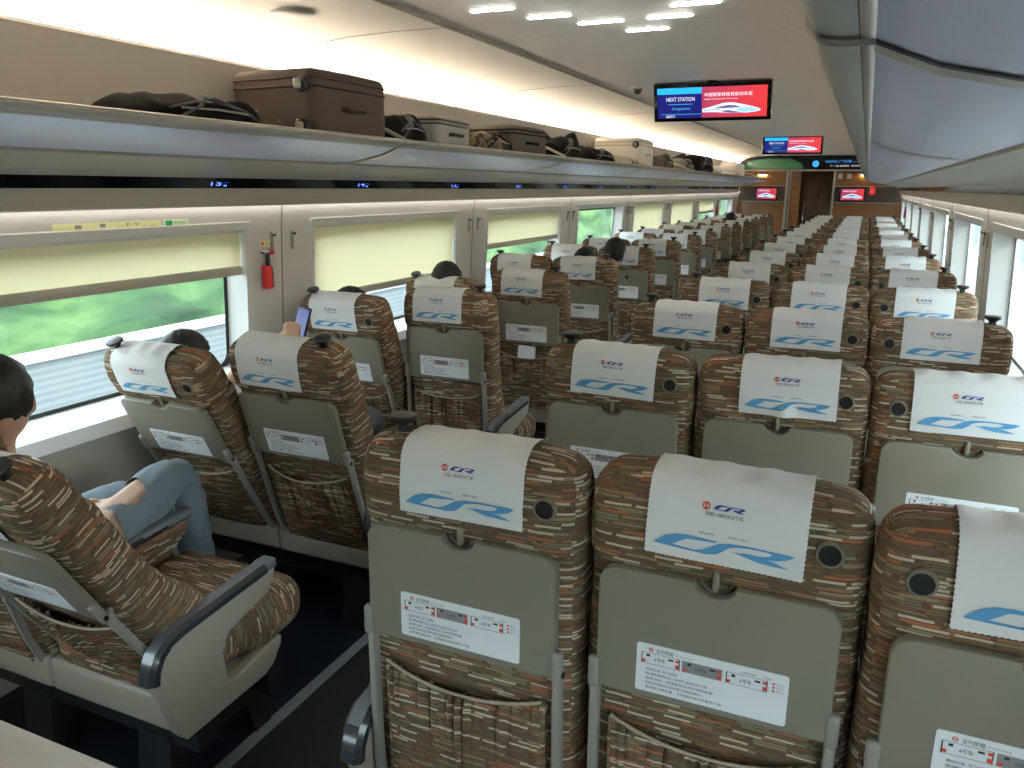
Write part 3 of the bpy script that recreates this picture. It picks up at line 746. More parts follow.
# windows
BL = {-1: {0: 1.25, 1: 1.06, 2: 1.19, 3: 1.43, 4: .84, 5: .84, 6: 1.22, 7: 1.43}, 1: {}}
def win_ring(bm, side, y0, y1, z0, z1, Xi, Xo, r0, r1, shrink, mi, n=6):
    """frame that runs round an opening from depth Xi to Xo, shrinking on the way"""
    def ring(X, sh, r):
        o = rounded(y0+sh, z0+sh, y1-sh, z1-sh, (r,)*4, n)
        return [bm.verts.new((flip(side, wx(max(0, min(1.56, z)))+X), y, z)) for y, z in o]
    a = ring(Xi, 0, r0); b = ring(Xo, shrink, r1); m = len(a)
    for i in range(m): bm.faces.new([a[i], a[(i+1) % m], b[(i+1) % m], b[i]]).material_index = mi
num = 0
for side, nm in ((-1, 'left'), (1, 'right')):
    for n, (w0, w1) in enumerate(WIN):
        k = n-2       # 0 = first seen on the left
        if w1 > Y1+.2: continue
        num += 1
        root = tag(empty(f'window_{num}', (0, 0, 0)), kind='structure')
        bm = bmesh.new()
        # proud surround then stepped reveal
        win_ring(bm, side, w0-.020, w1+.020, WZ0-.02, WZ1+.02, .000, -.008, .015, .02, .004, 0)
        win_ring(bm, side, w0-.016, w1+.016, WZ0-.016, WZ1+.016, -.008, -.004, .02, .02, .034, 0)
        win_ring(bm, side, w0+.018, w1-.018, WZ0+.018, WZ1-.018, -.004, .10, .02, .03, .02, 0)
        link('window_frame', to_mesh(bm, 'frame_white', 40), root)
        bm = bmesh.new(); win_ring(bm, side, w0+.025, w1-.025, WZ0+.02, WZ1-.02, .092, .092, .05, .05, .032, 0); link('rubber_seal', to_mesh(bm, 'seal', 40), root)
        bm = bmesh.new()
        o = rounded(w0+.03, WZ0+.03, w1-.03, WZ1-.03, (.04,)*4)
        prism(bm, [(y, z) for y, z in o], 0, 0, .006)
        for v in bm.verts: v.co.x = flip(side, wx(v.co.z)+.104+(v.co.x))
        link('glass_pane', to_mesh(bm, 'glass', 30), root)
        bm = bmesh.new()
        prism(bm, [(flip(side, X), z) for X, z in ((1.500, .748), (1.558, .748), (1.65, .79), (1.65, .825), (1.548, .828), (1.505, .80))], 1, w0-.0, w1+.0, bev=.004)
        link('window_sill', to_mesh(bm, 'sill_white', 40), root)
        bz = BL[side].get(k, 1.43)
        b = tag(empty('roller_blind', (0, 0, 0)), f'{"pale yellow" if bz < 1.3 else "rolled-up"} roller blind in the {nm} wall, {ORD[k] if k >= 0 else ("last" if k == -1 else "last but one")+" behind the camera," } window{" from the camera" if k >= 0 else ""}', 'blind', 'roller blinds')
        bm = bmesh.new(); X = lambda z: flip(side, wx(z)+.018)
        zt = WZ1-.02
        vs = [[bm.verts.new((flip(side, wx(z)+.018+dx), y, z)) for z in (bz+.03, (bz+zt)/2+.01, zt)] for y in (w0+.03, w1-.03) for dx in (0, .0015)]
        for i in range(2):
            bm.faces.new([vs[0][i], vs[0][i+1], vs[2][i+1], vs[2][i]])
        link('blind_fabric', to_mesh(bm, 'blind', None), b)
        bm = bmesh.new(); rbox(bm, (flip(side, wx(bz)+.018), (w0+w1)/2, bz+.016), (.016, w1-w0-.055, .040), .006, 2, (1, 1, 1)); link('pull_bar', to_mesh(bm, 'rack_beige', 40), b)
        bm = bmesh.new(); rbox(bm, (flip(side, wx(1.44)+.03), (w0+w1)/2, 1.438), (.045, w1-w0-.05, .022), .006, 2, (1, 1, 1)); link('blind_cassette', to_mesh(bm, 'frame_white', 40), b)
# floor
bm = bmesh.new(); box(bm, XC-1.6, XC+1.6, Y0, Y1, -.05, 0); struct('floor', bm, 'floor_mat')
bm = bmesh.new(); box(bm, -1.50, -.86, Y0, Y1, 0, .003); tag(obj('aisle_runner', bm, 'floor_aisle'), 'dark grey carpet runner down the middle of the aisle floor', 'carpet')
bm = bmesh.new(); box(bm, -1.545, -1.505, Y0, Y1, 0, .004); tag(obj('trim_aisle', bm, 'floor_line'), kind='structure')
# ceiling centre and cove panels
bm = bmesh.new(); box(bm, XC-.69, XC+.69, Y0, Y1, 2.25, 2.30); struct('ceiling', bm, 'ceiling')
n = 1
for side in (-1, 1):
    bm = bmesh.new()
    cp = [(.695, 2.246), (.95, 2.243), (1.15, 2.230), (1.30, 2.205), (1.42, 2.160), (1.50, 2.09), (1.535, 2.0), (1.54, 1.84)]
    solid(bm, side, cp+[(X+.03, z+.05) for X, z in reversed(cp)]); struct(f'trim_{n}', bm, 'cove_panel', 50); n += 1
    bm = bmesh.new(); solid(bm, side, [(.683, 2.252), (.683, 2.240), (.697, 2.240), (.697, 2.252)]); struct(f'trim_{n}', bm, 'ceiling_seam'); n += 1
    # curved transverse joints of the cove panels
    for k in range(-1, 9):
        yj = 1.05+1.96*k
        if yj < 0: continue
        bm = bmesh.new()
        for (Xa, za), (Xb, zb_) in zip(cp[:-2], cp[1:-1]):
            ya = yj-.10*((Xa-.7)/.7)**2; yb = yj-.10*((Xb-.7)/.7)**2
            vs = [bm.verts.new((flip(side, X), y, z+dz)) for X, y, z, dz in ((Xa, ya-.003, za, -.0015), (Xb, yb-.003, zb_, -.0015), (Xb, yb+.003, zb_, -.0015), (Xa, ya+.003, za, -.0015))]
            bm.faces.new(vs)
        bmesh.ops.remove_doubles(bm, verts=bm.verts, dist=1e-5)
        bmesh.ops.solidify(bm, geom=bm.faces[:], thickness=.003)
        tag(obj('trim_cove_joint', bm, 'back_panel'), kind='structure')
# end walls
bm = bmesh.new(); box(bm, XC-1.6, XC+1.6, Y0-.05, Y0, 0, 2.35); struct('wall_rear', bm, 'wall_white')
DX0, DX1 = -1.50, -.62
bm = bmesh.new()
for (a, b) in ((XC-1.58, DX0), (DX1, XC+1.58)):
    box(bm, a, b, Y1, Y1+.08, 0, 1.37, 0); box(bm, a, b, Y1+.01, Y1+.08, 1.37, 1.68, 1); box(bm, a, b, Y1, Y1+.08, 1.68, 2.35, 0)
box(bm, DX0, DX1, Y1+.0, Y1+.08, 1.99, 2.35, 0)
struct('wall_front', bm, ['wood_wall', 'panel_brown'])
bm = bmesh.new()
for (a, b) in ((XC-1.55, DX0), (DX1, XC+1.55)):
    for z in (1.37, 1.68): box(bm, a, b, Y1-.008, Y1+.012, z-.006, z+.006)
struct('trim_20', bm, 'aluminium')
bm = bmesh.new()
box(bm, DX0-.015, DX0+.03, Y1-.06, Y1+.08, 0, 2.0); box(bm, DX0+.055, DX0+.075, Y1-.03, Y1+.08, 0, 2.0); box(bm, DX1-.02, DX1+.02, Y1-.03, Y1+.08, 0, 2.0)
struct('trim_21', bm, 'aluminium')
dr = tag(empty('door_1', (0, 0, 0)), kind='structure')
bm = bmesh.new(); box(bm, DX0+.03, DX0+.26, Y1+.05, Y1+.10, 0, 2.0); link('door_side_panel', to_mesh(bm, 'wood_wall', None), dr)
bm = bmesh.new(); rbox(bm, ((DX0+.26+DX1)/2, Y1+.45, 1.0), (DX1-DX0-.24, .04, 2.0), .004, 2, (1, 1, 1)); link('door_leaf', to_mesh(bm, 'wood_dark', 30), dr)
bm = bmesh.new(); box(bm, DX0, DX0+.02, Y1+.08, Y1+.5, 0, 2.0); box(bm, DX1, DX1+.02, Y1+.08, Y1+.5, 0, 2.0); box(bm, DX0, DX1, Y1+.08, Y1+.5, 2.0, 2.02); box(bm, DX0-.02, DX1+.02, Y1+.5, Y1+.53, 0, 2.05); link('door_reveal', to_mesh(bm, 'wood_dark', None), dr)
bm = bmesh.new(); tube(bm, [(DX0+.33, Y1+.40, .95), (DX0+.33, Y1+.38, 1.0), (DX0+.33, Y1+.38, 1.3), (DX0+.33, Y1+.40, 1.35)], .012); link('door_handle', to_mesh(bm, 'chrome', 40), dr)

# ------------------------------------------------------------------ luggage racks
for side, nm in ((-1, 'left'), (1, 'right')):
    rk = tag(empty('luggage_rack', (flip(side, 1.4), 7, 1.7)), f'long {"bluish grey panelled" if side < 0 else "overhead"} luggage rack along the {nm} wall', 'rack')
    def part(name, pts, m, y0=Y0, y1=Y1-.4, sm=50):
        bm = bmesh.new(); solid(bm, side, pts, y0, y1); bmesh.ops.translate(bm, vec=-rk.location, verts=bm.verts); return link(name, to_mesh(bm, m, sm), rk)
    # underside panel, curving
    part('underside_panel', [(1.19, 1.722), (1.12, 1.729), (1.05, 1.740), (.97, 1.758), (.905, 1.785), (.905, 1.80), (.97, 1.774), (1.05, 1.756), (1.12, 1.745), (1.19, 1.738)], 'rack_panel')
    part('bead', [(.906, 1.784), (.902, 1.781), (.896, 1.781), (.891, 1.785), (.891, 1.80), (.906, 1.80)], 'aluminium')
    part('nose', [(.890, 1.786), (.876, 1.7845), (.862, 1.786), (.850, 1.790), (.842, 1.796), (.839, 1.802), (.842, 1.807), (.85, 1.810), (.89, 1.810)], 'rack_grey')
    part('nose_cap', [(.8415, 1.8065), (.848, 1.8095), (.89, 1.8095), (.89, 1.813), (.846, 1.813), (.840, 1.810)], 'aluminium')
    part('shelf', [(.885, 1.810), (1.0, 1.802), (1.42, 1.795), (1.42, 1.775), (1.0, 1.785), (.885, 1.80)], 'rack_grey')
    part('rear_fascia', [(1.19, 1.722), (1.195, 1.712), (1.25, 1.702), (1.33, 1.684), (1.40, 1.667), (1.43, 1.652), (1.50, 1.652), (1.50, 1.75), (1.19, 1.745)], 'rack_beige')
    part('seat_display_strip', [(1.43, 1.652), (1.445, 1.612), (1.50, 1.612), (1.50, 1.652)], 'gloss_black', y1=Y1-.6)
    part('lower_fascia', [(1.445, 1.6115), (1.452, 1.58), (1.456, 1.545), (1.466, 1.540), (1.475, 1.55), (1.50, 1.60)], 'rack_beige')
    part('back_panel', [(1.42, 1.79), (1.425, 1.95), (1.42, 2.05), (1.41, 2.085), (1.42, 2.098), (1.44, 2.09), (1.445, 2.05), (1.45, 1.79)], 'back_panel')
    # slanting panel joints and brackets
    for k in range(-1, 9):
        yj = .97+1.965*k
        if yj > Y1-.7: continue
        bm = bmesh.new()
        pr = [(.905, 1.785, 0), (.97, 1.758, 0), (1.05, 1.740, .0), (1.12, 1.729, 0), (1.19, 1.722, .0)]
        for (Xa, za, sa), (Xb, zb_, sb) in zip(pr, pr[1:]):
            for f in ((0, .004, 1, -.0012),):
                bm.faces.new([bm.verts.new((flip(side, X), yj-s+o, z-.0012)) for X, z, s, o in ((Xa, za, sa, 0), (Xb, zb_, sb, 0), (Xb, zb_, sb, .012), (Xa, za, sa, .012))])
        bmesh.ops.solidify(bm, geom=bm.faces[:], thickness=.002); bmesh.ops.translate(bm, vec=-rk.location, verts=bm.verts)
        link('panel_joint', to_mesh(bm, 'rack_line', None), rk)
        bm = bmesh.new(); o = [(.905, 1.781), (.876, 1.7805), (.860, 1.782), (.847, 1.787), (.838, 1.794), (.835, 1.802), (.838, 1.810), (.848, 1.815), (.89, 1.816)]
        rings = []
        for X, z in o: rings.append([bm.verts.new((flip(side, X), yj+dy, z)) for dy in (-.022, .022)])
        for a, b in zip(rings, rings[1:]): bm.faces.new([a[0], b[0], b[1], a[1]])
        bmesh.ops.solidify(bm, geom=bm.faces[:], thickness=.004); 
        pr = [(.905, 1.783, 0), (.97, 1.756, 0), (1.05, 1.738, 0), (1.12, 1.727, 0), (1.19, 1.720, 0)]
        rr = [[bm.verts.new((flip(side, X), yj-s+dy, z-.002)) for dy in (.014, .070)] for X, z, s in pr]
        for a, b in zip(rr, rr[1:]): bm.faces.new([a[0], b[0], b[1], a[1]])
        bmesh.ops.translate(bm, vec=-rk.location, verts=bm.verts)
        link('bracket', to_mesh(bm, 'aluminium', 50), rk)
        # slanting divider bar on the shelf
        bm = bmesh.new(); tube(bm, [(flip(side, .875), yj+.02, 1.815), (flip(side, 1.0), yj+.02, 1.87), (flip(side, 1.35), yj+.02, 1.93)], .008); bmesh.ops.translate(bm, vec=-rk.location, verts=bm.verts)
        link('divider_bar', to_mesh(bm, 'aluminium', 50), rk)
    # blue seat numbers in the strip
    for k in range(0, 14):
        yk = 2.43+1.0*k if side < 0 else 2.0+1.0*k
        if yk > 15 or side > 0: continue
        bm = bmesh.new()
        if side < 0: P = lambda s, t: Vector((flip(-1, 1.4335+(1-t/.04)*.0113-.002), yk+s, 1.612+t))
        else: P = lambda s, t: Vector((flip(1, 1.4335+(1-t/.04)*.0113-.002), yk+.1-s, 1.612+t))
        text(bm, str(15-k if k < 12 else 3), 0, .010, .055, .022, P, 0); text(bm, 'A C', .065, .022, .025, .010, P, 0); rect(bm, .068, .008, .085, .013, P, 0)
        bmesh.ops.translate(bm, vec=-rk.location, verts=bm.verts)
        link('seat_number', to_mesh(bm, 'digit', None, fix=False), rk)
    # lamps
    bm = bmesh.new(); solid(bm, side, [(1.446, 2.080), (1.446, 2.098), (1.475, 2.100), (1.475, 2.078)], Y0, Y1-.45)
    tag(obj('cove_lamp', bm, 'cove_light'), f'warm strip lamp hidden in the cove above the {nm} luggage rack', 'lamp')
    bm = bmesh.new(); solid(bm, side, [(1.474, 1.552), (1.474, 1.546), (1.492, 1.546), (1.492, 1.552)], Y0, Y1-.1)
    tag(obj('slot_lamp', bm, 'slot_light'), f'slim white strip lamp washing the top of the {nm} window wall', 'lamp')

# ceiling bars, cameras, speaker
for i, (xa, xb, y) in enumerate(((-1.40, -1.23, 2.80), (-1.25, -1.08, 2.985), (-1.105, -.925, 3.15), (-.83, -.66, 3.145), (-.97, -.80, 3.36), (-.70, -.53, 2.965))):
    bm = bmesh.new(); rbox(bm, ((xa+xb)/2, y, 2.249), (xb-xa, .016, .008), .003, 2, (1, 1, 1))
    tag(obj('ceiling_light_bar', bm, 'bar_light'), ['leftmost white light bar recessed in the ceiling', 'second white ceiling light bar from the left', 'white ceiling light bar third from the left, left of the lowest one',
        'white ceiling light bar right of centre, in the middle height', 'lowest white ceiling light bar, nearest the screen', 'topmost and rightmost white ceiling light bar'][i], 'light', 'ceiling light bars')
for (x, y, l) in ((-1.425, 5.2, 'small dark ceiling camera left of the nearest screen'), (-.80, 11.3, 'small dark ceiling camera right of the farther screen')):
    t = tag(empty('ceiling_camera', (x, y, 2.249)), l, 'camera')
    bm = bmesh.new(); rbox(bm, (0, 0, -.006), (.14 if x > -1 else .07, .09, .012), .005, 2, (1, 1, 1)); link('mount_plate', to_mesh(bm, 'frame_white', 40), t)
    bm = bmesh.new(); lathe(bm, [(.001, -.045), (.018, -.040), (.027, -.025), (.030, -.010), (.001, -.008)], (0.01, 0, 0), 16); link('camera_dome', to_mesh(bm, 'black', 40), t)
bm = bmesh.new(); lathe(bm, [(.001, -.006), (.075, -.006), (.085, 0), (.001, .002)], (-1.99, 2.52, 2.236), 30); tag(obj('ceiling_speaker', bm, 'back_panel'), 'round flush speaker grille in the cove above the brown suitcase', 'speaker')

# ------------------------------------------------------------------ screens
def train_shape(bm, s0, t0, sw, th, P, mats):
    top = [(0, .48), (.12, .62), (.26, .82), (.36, .96), (.46, 1.0), (.57, .95), (.70, .80), (.84, .62), (.94, .46), (1.0, .30), (.98, .2), (.90, .10), (.78, .04), (.62, .02), (.46, .05), (.3, .12), (.15, .16), (0, .16)]
    poly2d(bm, [(s0+a*sw, t0+b*th) for a, b in top], P, mats[0])
    P3 = lambda s, t: P(s, t)+Vector((0, -.0006, 0))
    poly2d(bm, [(s0+a*sw, t0+b*th) for a, b in [(.2, .50), (.35, .70), (.48, .78), (.58, .70), (.68, .55), (.55, .52), (.4, .50)]], P3, mats[1])
    poly2d(bm, [(s0+a*sw, t0+b*th) for a, b in [(.02, .34), (.3, .44), (.3, .38), (.02, .30)]], P3, mats[1])
    poly2d(bm, [(s0+a*sw, t0+b*th) for a, b in [(.62, .46), (.78, .55), (.93, .38), (.97, .28), (.85, .14), (.70, .10), (.58, .25)]], P3, mats[2])
    poly2d(bm, [(s0+a*sw, t0+b*th) for a, b in [(.35, .25), (.45, .30), (.6, .15), (.72, .04), (.5, .06), (.36, .14)]], P3, mats[1])
def screen(name, loc, W, H, tilt, label, wide):
    t = tag(empty(name, loc), label, 'screen'); t.rotation_euler.x = tilt
    bm = bmesh.new(); rbox(bm, (0, .022, 0), (W, .044, H), .006, 2, (1, 1, 1)); link('housing', to_mesh(bm, 'gloss_black', 40), t)
    w_, h_ = W-.05, H-.045
    P = lambda s, q: Vector((-w_/2+s*w_, -.0012, -h_/2+q*h_))
    P1 = (lambda q0: (lambda s, q: q0(s, q)+Vector((0, -.0008, 0))))(P)
    bm = bmesh.new()
    names = ['scr_red', 'scr_navy', 'scr_cyan', 'scr_text', 'scr_cyantext', 'scr_train', 'scr_traindark', 'scr_trainblue']
    rect(bm, 0, 0, 1, 1, P, 0)
    if wide:
        rect(bm, 0, 0, .415, 1, P1, 1)
        P = (lambda q: (lambda s, t_: q(s, t_)+Vector((0, -.0008, 0))))(P1)
        rect(bm, 0, .80, .415, 1, P, 2); text(bm, 'NEXT STATION', .085, .565, .265, .13, P, 3)
        rect(bm, .10, .455, .33, .47, P, 4); text(bm, 'Dongguannan', .14, .26, .165, .10, P, 4); rect(bm, .03, .125, .41, .14, P, 4); text(bm, '温馨提示', .075, .02, .09, .085, P, 3)
        text(bm, '中国国家铁路智能动车组', .44, .69, .43, .12, P, 3); text(bm, 'Intelligent high-speed train of China railway', .44, .575, .30, .055, P, 3)
        train_shape(bm, .42, .12, .53, .36, P, (5, 6, 7))
    else:
        P = P1; text(bm, '中国国家铁路智能', .08, .72, .6, .13, P, 3); train_shape(bm, .08, .12, .88, .45, P, (5, 6, 7))
    link('display', to_mesh(bm, names, None, fix=False), t)
    if wide:
        bm = bmesh.new(); tube(bm, [(0, .03, H/2-.01), (0, .05, H/2+.05)], .03, 12); link('mount', to_mesh(bm, 'gloss_black', 40), t)
    return t
screen('information_screen', (XC-.005, 5.06, 2.130), .70, .225, R(20), 'nearest wide screen hanging from the ceiling, red and blue with a train', True)
screen('information_screen', (XC+.005, 10.65, 2.150), .71, .225, R(12), 'farther wide screen hanging from the ceiling above the green display', True)
screen('wall_screen', (-1.875, Y1-.05, 1.525), .43, .255, 0, 'red screen on the end wall, left of the door', False)
screen('wall_screen', (-.27, Y1-.05, 1.525), .46, .26, 0, 'red screen on the end wall, right of the door', False)
# header display above the end door
hd = tag(empty('header_display', (XC, 16.6, 2.0)), 'dark green and black curved display board above the end door', 'display')
bm = bmesh.new()
o = [(-1.47, 1.985), (1.47, 1.985), (1.49, 2.08), (1.41, 2.155), (1.29, 2.20), (1.14, 2.225), (.94, 2.239), (.68, 2.243), (-.68, 2.243), (-.94, 2.239), (-1.14, 2.225), (-1.29, 2.20), (-1.41, 2.155), (-1.49, 2.08)]
prism(bm, [(x, z-2.0) for x, z in o], 1, 0, .45); link('board', to_mesh(bm, 'black_board', 30), hd)
bm = bmesh.new(); P = lambda s, t: Vector((s, -.003, t-2.0))
poly2d(bm, [(-1.42, 2.0), (-.25, 2.0), (-.30, 2.10), (-.50, 2.19), (-.84, 2.195), (-1.08, 2.18), (-1.28, 2.13)], P, 0)
link('green_panel', to_mesh(bm, ['led_green'], None, fix=False), hd); bm = bmesh.new()
P = lambda s, t: Vector((s, -.005, t-2.0))
ring2d(bm, -.05, 2.09, .001, .06, P, 1); text(bm, 'G6032 广州南 — 赣州西', .12, 2.11, .82, .05, P, 1); text(bm, '下一站 东莞南  设计时速', .2, 2.04, .6, .025, P, 2); text(bm, '25°C', 1.0, 2.05, .14, .06, P, 2); text(bm, 'WC', 1.22, 2.06, .1, .03, P, 2)
link('route_text', to_mesh(bm, ['led_green', 'led_blue', 'scr_text'], None, fix=False), hd)
bm = bmesh.new(); box(bm, -1.45, 1.45, -.01, .46, -.035, -.016); link('bottom_rail', to_mesh(bm, 'aluminium', 30), hd)
# warm end-wall lamps and small signs
for (x, z, l) in ((-1.98, 1.88, 'warm glowing downlight on the end wall, left of the door'), (-.12, 1.88, 'warm glowing downlight on the end wall, right of the door')):
    t = tag(empty('wall_lamp', (x, Y1-.03, z)), l, 'lamp')
    bm = bmesh.new(); rbox(bm, (0, 0, .03), (.18, .05, .03), .006, 2, (1, 1, 1)); link('lamp_body', to_mesh(bm, 'aluminium', 40), t)
    bm = bmesh.new(); rbox(bm, (0, 0, .005), (.16 if x < -1 else .06, .04, .02), .006, 2, (1, 1, 1)); link('lamp_lens', to_mesh(bm, 'lamp_warm', 40), t)
for (x, l) in ((-.52, 'small white sign on the end wall, the one next to the door'), (-.36, 'small white sign on the end wall, farther from the door')):
    bm = bmesh.new(); rbox(bm, (x, Y1-.012, 1.87), (.075, .012, .09), .004, 2, (1, 1, 1))
    P = lambda s, t: Vector((x-.02+s*.04, Y1-.0195, 1.85+t*.05)); text(bm, '禁', 0, 0, 1, 1, P, 1)
    tag(obj('wall_sign', bm, ['paper', 'ink_grey']), l, 'sign')
bm = bmesh.new(); rbox(bm, (.08, Y1-.012, 1.60), (.10, .04, .15), .006, 2, (1, 1, 1))
P = lambda s, t: Vector((.045+s*.07, Y1-.0335, 1.57+t*.06)); text(bm, 'SOS', 0, 0, 1, 1, P, 1); tag(obj('alarm_box', bm, ['sign_red', 'paper']), 'small red alarm box on the end wall at the right', 'alarm')

# ------------------------------------------------------------------ left wall fittings
def hammer(side, y, label):
    t = tag(empty('emergency_hammer', (flip(side, wx(1.27)), y, 1.27)), label, 'hammer')
    s = -side
    bm = bmesh.new(); rbox(bm, (s*.018, 0, -.045), (.034, .042, .105), .008, 3, (1, 1, 1)); link('holder', to_mesh(bm, 'hammer_red', 40), t)
    bm = bmesh.new()
    for k in range(6): box(bm, s*.034, s*.037, .006, .016, -.085+k*.014, -.078+k*.014)
    rbox(bm, (s*.022, 0, .03), (.018, .018, .07), .006, 2, (1, 1, 1)); link('handle', to_mesh(bm, 'seal', 40), t)
    bm = bmesh.new(); tube(bm, [(s*.022, -.045, .072), (s*.022, -.03, .068), (s*.022, -.01, .066), (s*.022, .01, .066)], [.004, .010, .011, .011], 10); 
    tube(bm, [(s*.022, .01, .066), (s*.022, .034, .066)], [.014, .014], 10, mi=1); link('head', to_mesh(bm, ['chrome', 'hammer_red'], 40), t)
hammer(-1, 2.80, 'red emergency hammer in its holder on the pillar beside the nearest window')
hammer(-1, 14.60, 'red emergency hammer on a far pillar of the left wall')
hammer(1, 14.60, 'red emergency hammer on a far pillar of the right wall')
def wsticker(y0, y1, z0, z1, base, items, label):
    X = flip(-1, wx((z0+z1)/2)); X0 = X+.002
    bm = bmesh.new(); box(bm, X-.004, X0, y0, y1, z0, z1, 0)
    P = lambda s, t: Vector((X0+.0008, y0+s*(y1-y0), z0+t*(z1-z0)))
    for it in items:
        if it[0] == 'r': rect(bm, *it[1:5], P, it[5])
        else: text(bm, it[1], *it[2:6], P, it[6])
    tag(obj('wall_sticker', bm, [base, 'ink_grey', 'sign_green', 'red_print'], None), label, 'sticker')
wsticker(1.79, 2.235, 1.462, 1.497, 'sticker_yellow', [('t', '紧急逃生窗使用方法', .03, .12, .18, .22, 1), ('r', .18, .45, .24, .80, 1), ('t', '取下安全锤', .28, .15, .16, .22, 1), ('r', .40, .5, .45, .85, 1), ('t', '敲击玻璃四角', .53, .15, .17, .22, 1), ('t', '用力推出', .80, .3, .15, .2, 1), ('t', 'F 9', .65, .5, .12, .35, 1)], 'long yellow escape instruction sticker above the nearest window')
wsticker(2.245, 2.37, 1.462, 1.497, 'sticker_pale', [('r', .08, .12, .34, .88, 2), ('t', '安全出口', .40, .50, .5, .3, 2), ('t', 'EXIT', .42, .15, .40, .2, 2)], 'small green and cream exit sticker above the nearest window')
wsticker(2.775, 2.835, 1.362, 1.385, 'sticker_yellow', [('r', .1, .2, .35, .8, 3), ('t', '安全锤', .45, .25, .45, .5, 3)], 'tiny yellow and red sticker above the red hammer')

# ------------------------------------------------------------------ luggage
def soft(bm, c, size, amp, seed, r=.06, mi=0, rz=0):
    rd = random.Random(seed); ph = [rd.random()*6 for _ in range(6)]; M = Matrix.Rotation(rz, 3, 'Z')
    def fn(p):
        d = amp*(math.sin(p.x*17+ph[0])*math.sin(p.y*13+ph[1])+.6*math.sin(p.y*31+ph[2]+p.x*9)+.4*math.sin(p.x*43+p.z*37+ph[3]))
        zz = p.z/size[2]+.5
        return M @ Vector((p.x*(1-.12*zz)+d*.6*zz, p.y*(1-.10*zz)+d*.8*zz, p.z+d*zz*1.2))
    rbox(bm, (c[0], c[1], c[2]+size[2]/2), size, r, 4, (10, 14, 5), fn, mi)
SH = 1.80   # shelf height
def suitcase(name, x, y, w_, l, h, rz, body, trim, label, wheels=True):
    t = tag(empty(name, (x, y, SH), rz), label, 'suitcase')
    bm = bmesh.new(); rbox(bm, (0, 0, h/2), (w_, l, h), (.035, .035, .03), 4, (4, 6, 3), lambda p: p*1.0+Vector((0, 0, .010*(1-(2*p.x/w_)**2)*(1-(2*p.y/l)**2)*(1 if p.z > 0 else 0)))); link('shell', to_mesh(bm, body, 50), t)
    for q, nm in ((.74, 'zip'), (.86, 'zip')):
        bm = bmesh.new(); o = rounded(-w_/2-.002, -l/2-.002, w_/2+.002, l/2+.002, (.035,)*4, 5); pts = [(a, b, h*q) for a, b in o]
        tube(bm, pts+[pts[0]], .004, 6, cap=False); link('zip', to_mesh(bm, trim, 40), t)
    if wheels:
        for (sx, zz) in ((1, h-.06), (1, .035), (-1, .035)):
            bm = bmesh.new(); M = Matrix.Rotation(PI/2, 4, 'X')
            lathe(bm, [(.001, 0), (.025, 0), (.03, .012), (.022, .022), (.001, .024)], (sx*(w_/2-.045), -l/2+.004, zz), 14, 0, M)
            rbox(bm, (sx*(w_/2-.045), -l/2-.030, zz), (.018, .036, .036), .008, 2, (1, 1, 1), mi=1)
            link('wheel', to_mesh(bm, ['black', 'frame_grey'], 40), t)
        for (px, pz) in ((0.03, .06), (.12, .06), (-.08, .1)):
            bm = bmesh.new(); M = Matrix.Rotation(PI/2, 4, 'X'); lathe(bm, [(.001, 0), (.008, 0), (.006, .004), (.001, .005)], (px, -l/2, pz), 10, 0, M); link('stud', to_mesh(bm, 'chrome', 40), t)
    bm = bmesh.new(); tube(bm, [(w_/2-.002, -.07, h*.45), (w_/2+.018, -.055, h*.45), (w_/2+.018, .055, h*.45), (w_/2-.002, .07, h*.45)], .008, 8); link('side_handle', to_mesh(bm, trim, 40), t)
    return t
def bag(name, x, y, size, body, label, seed, amp=.012, rz=0, straps=True, cat='bag'):
    t = tag(empty(name, (x, y, SH), rz), label, cat)
    bm = bmesh.new(); soft(bm, (0, 0, 0), size, amp, seed); link('body', to_mesh(bm, body, 60), t)
    w_, l, h = size
    if straps:
        for k in (-1, 1):
            bm = bmesh.new(); tube(bm, [(w_*.46, -l*.36*1, h*.3+k*.02), (w_*.52, -l*.15, h*(.75+.08*k)), (w_*.38, l*.05*k, h*1.02), (w_*.50, l*.25, h*.6), (w_*.47, l*.40, h*.25)], .010, 6, sq=.35); link('strap', to_mesh(bm, 'black_soft' if body != 'bag_black' else 'grey_cloth', 50), t)
        bm = bmesh.new(); tube(bm, [(w_*.50, -l*.3, h*.55), (w_*.515, 0, h*.58), (w_*.50, l*.3, h*.52)], .0035, 6); link('zip', to_mesh(bm, 'frame_grey', 50), t)
    return t
bag('backpack', -2.03, 1.98, (.36, .46, .085), 'bag_black', 'flattened black backpack on the left rack, left of the brown suitcase', 3, .010, R(-4))
suitcase('suitcase', -2.07, 2.72, .40, .46, .245, R(-3), 'suitcase_brown', 'suitcase_trim', 'large brown soft suitcase lying on the left rack')
bag('black_bag', -2.05, 3.20, (.34, .26, .13), 'bag_black', 'small black bag wedged behind the brown suitcase', 5, .010)
suitcase('carry_case', -2.05, 3.55, .36, .40, .15, R(4), 'case_silver', 'black', 'grey hard case lying flat on the left rack, beyond the small black bag', wheels=False)
bag('camouflage_bag', -2.02, 4.05, (.34, .44, .11), 'bag_camo', 'mottled brown camouflage bag on the left rack', 8, .016)
suitcase('duffel_case', -2.05, 4.55, .36, .46, .17, R(-4), 'bag_greybrown', 'bag_black', 'grey brown travel case on the left rack beside the camouflage bag', wheels=False)
bag('black_bag', -2.05, 5.35, (.34, .50, .15), 'bag_black', 'lumpy black bag on the left rack beyond the grey brown case', 12, .022)
bag('black_bag', -2.02, 6.05, (.30, .62, .11), 'bag_black', 'long low black bag on the left rack, before the cream suitcase', 13, .012)
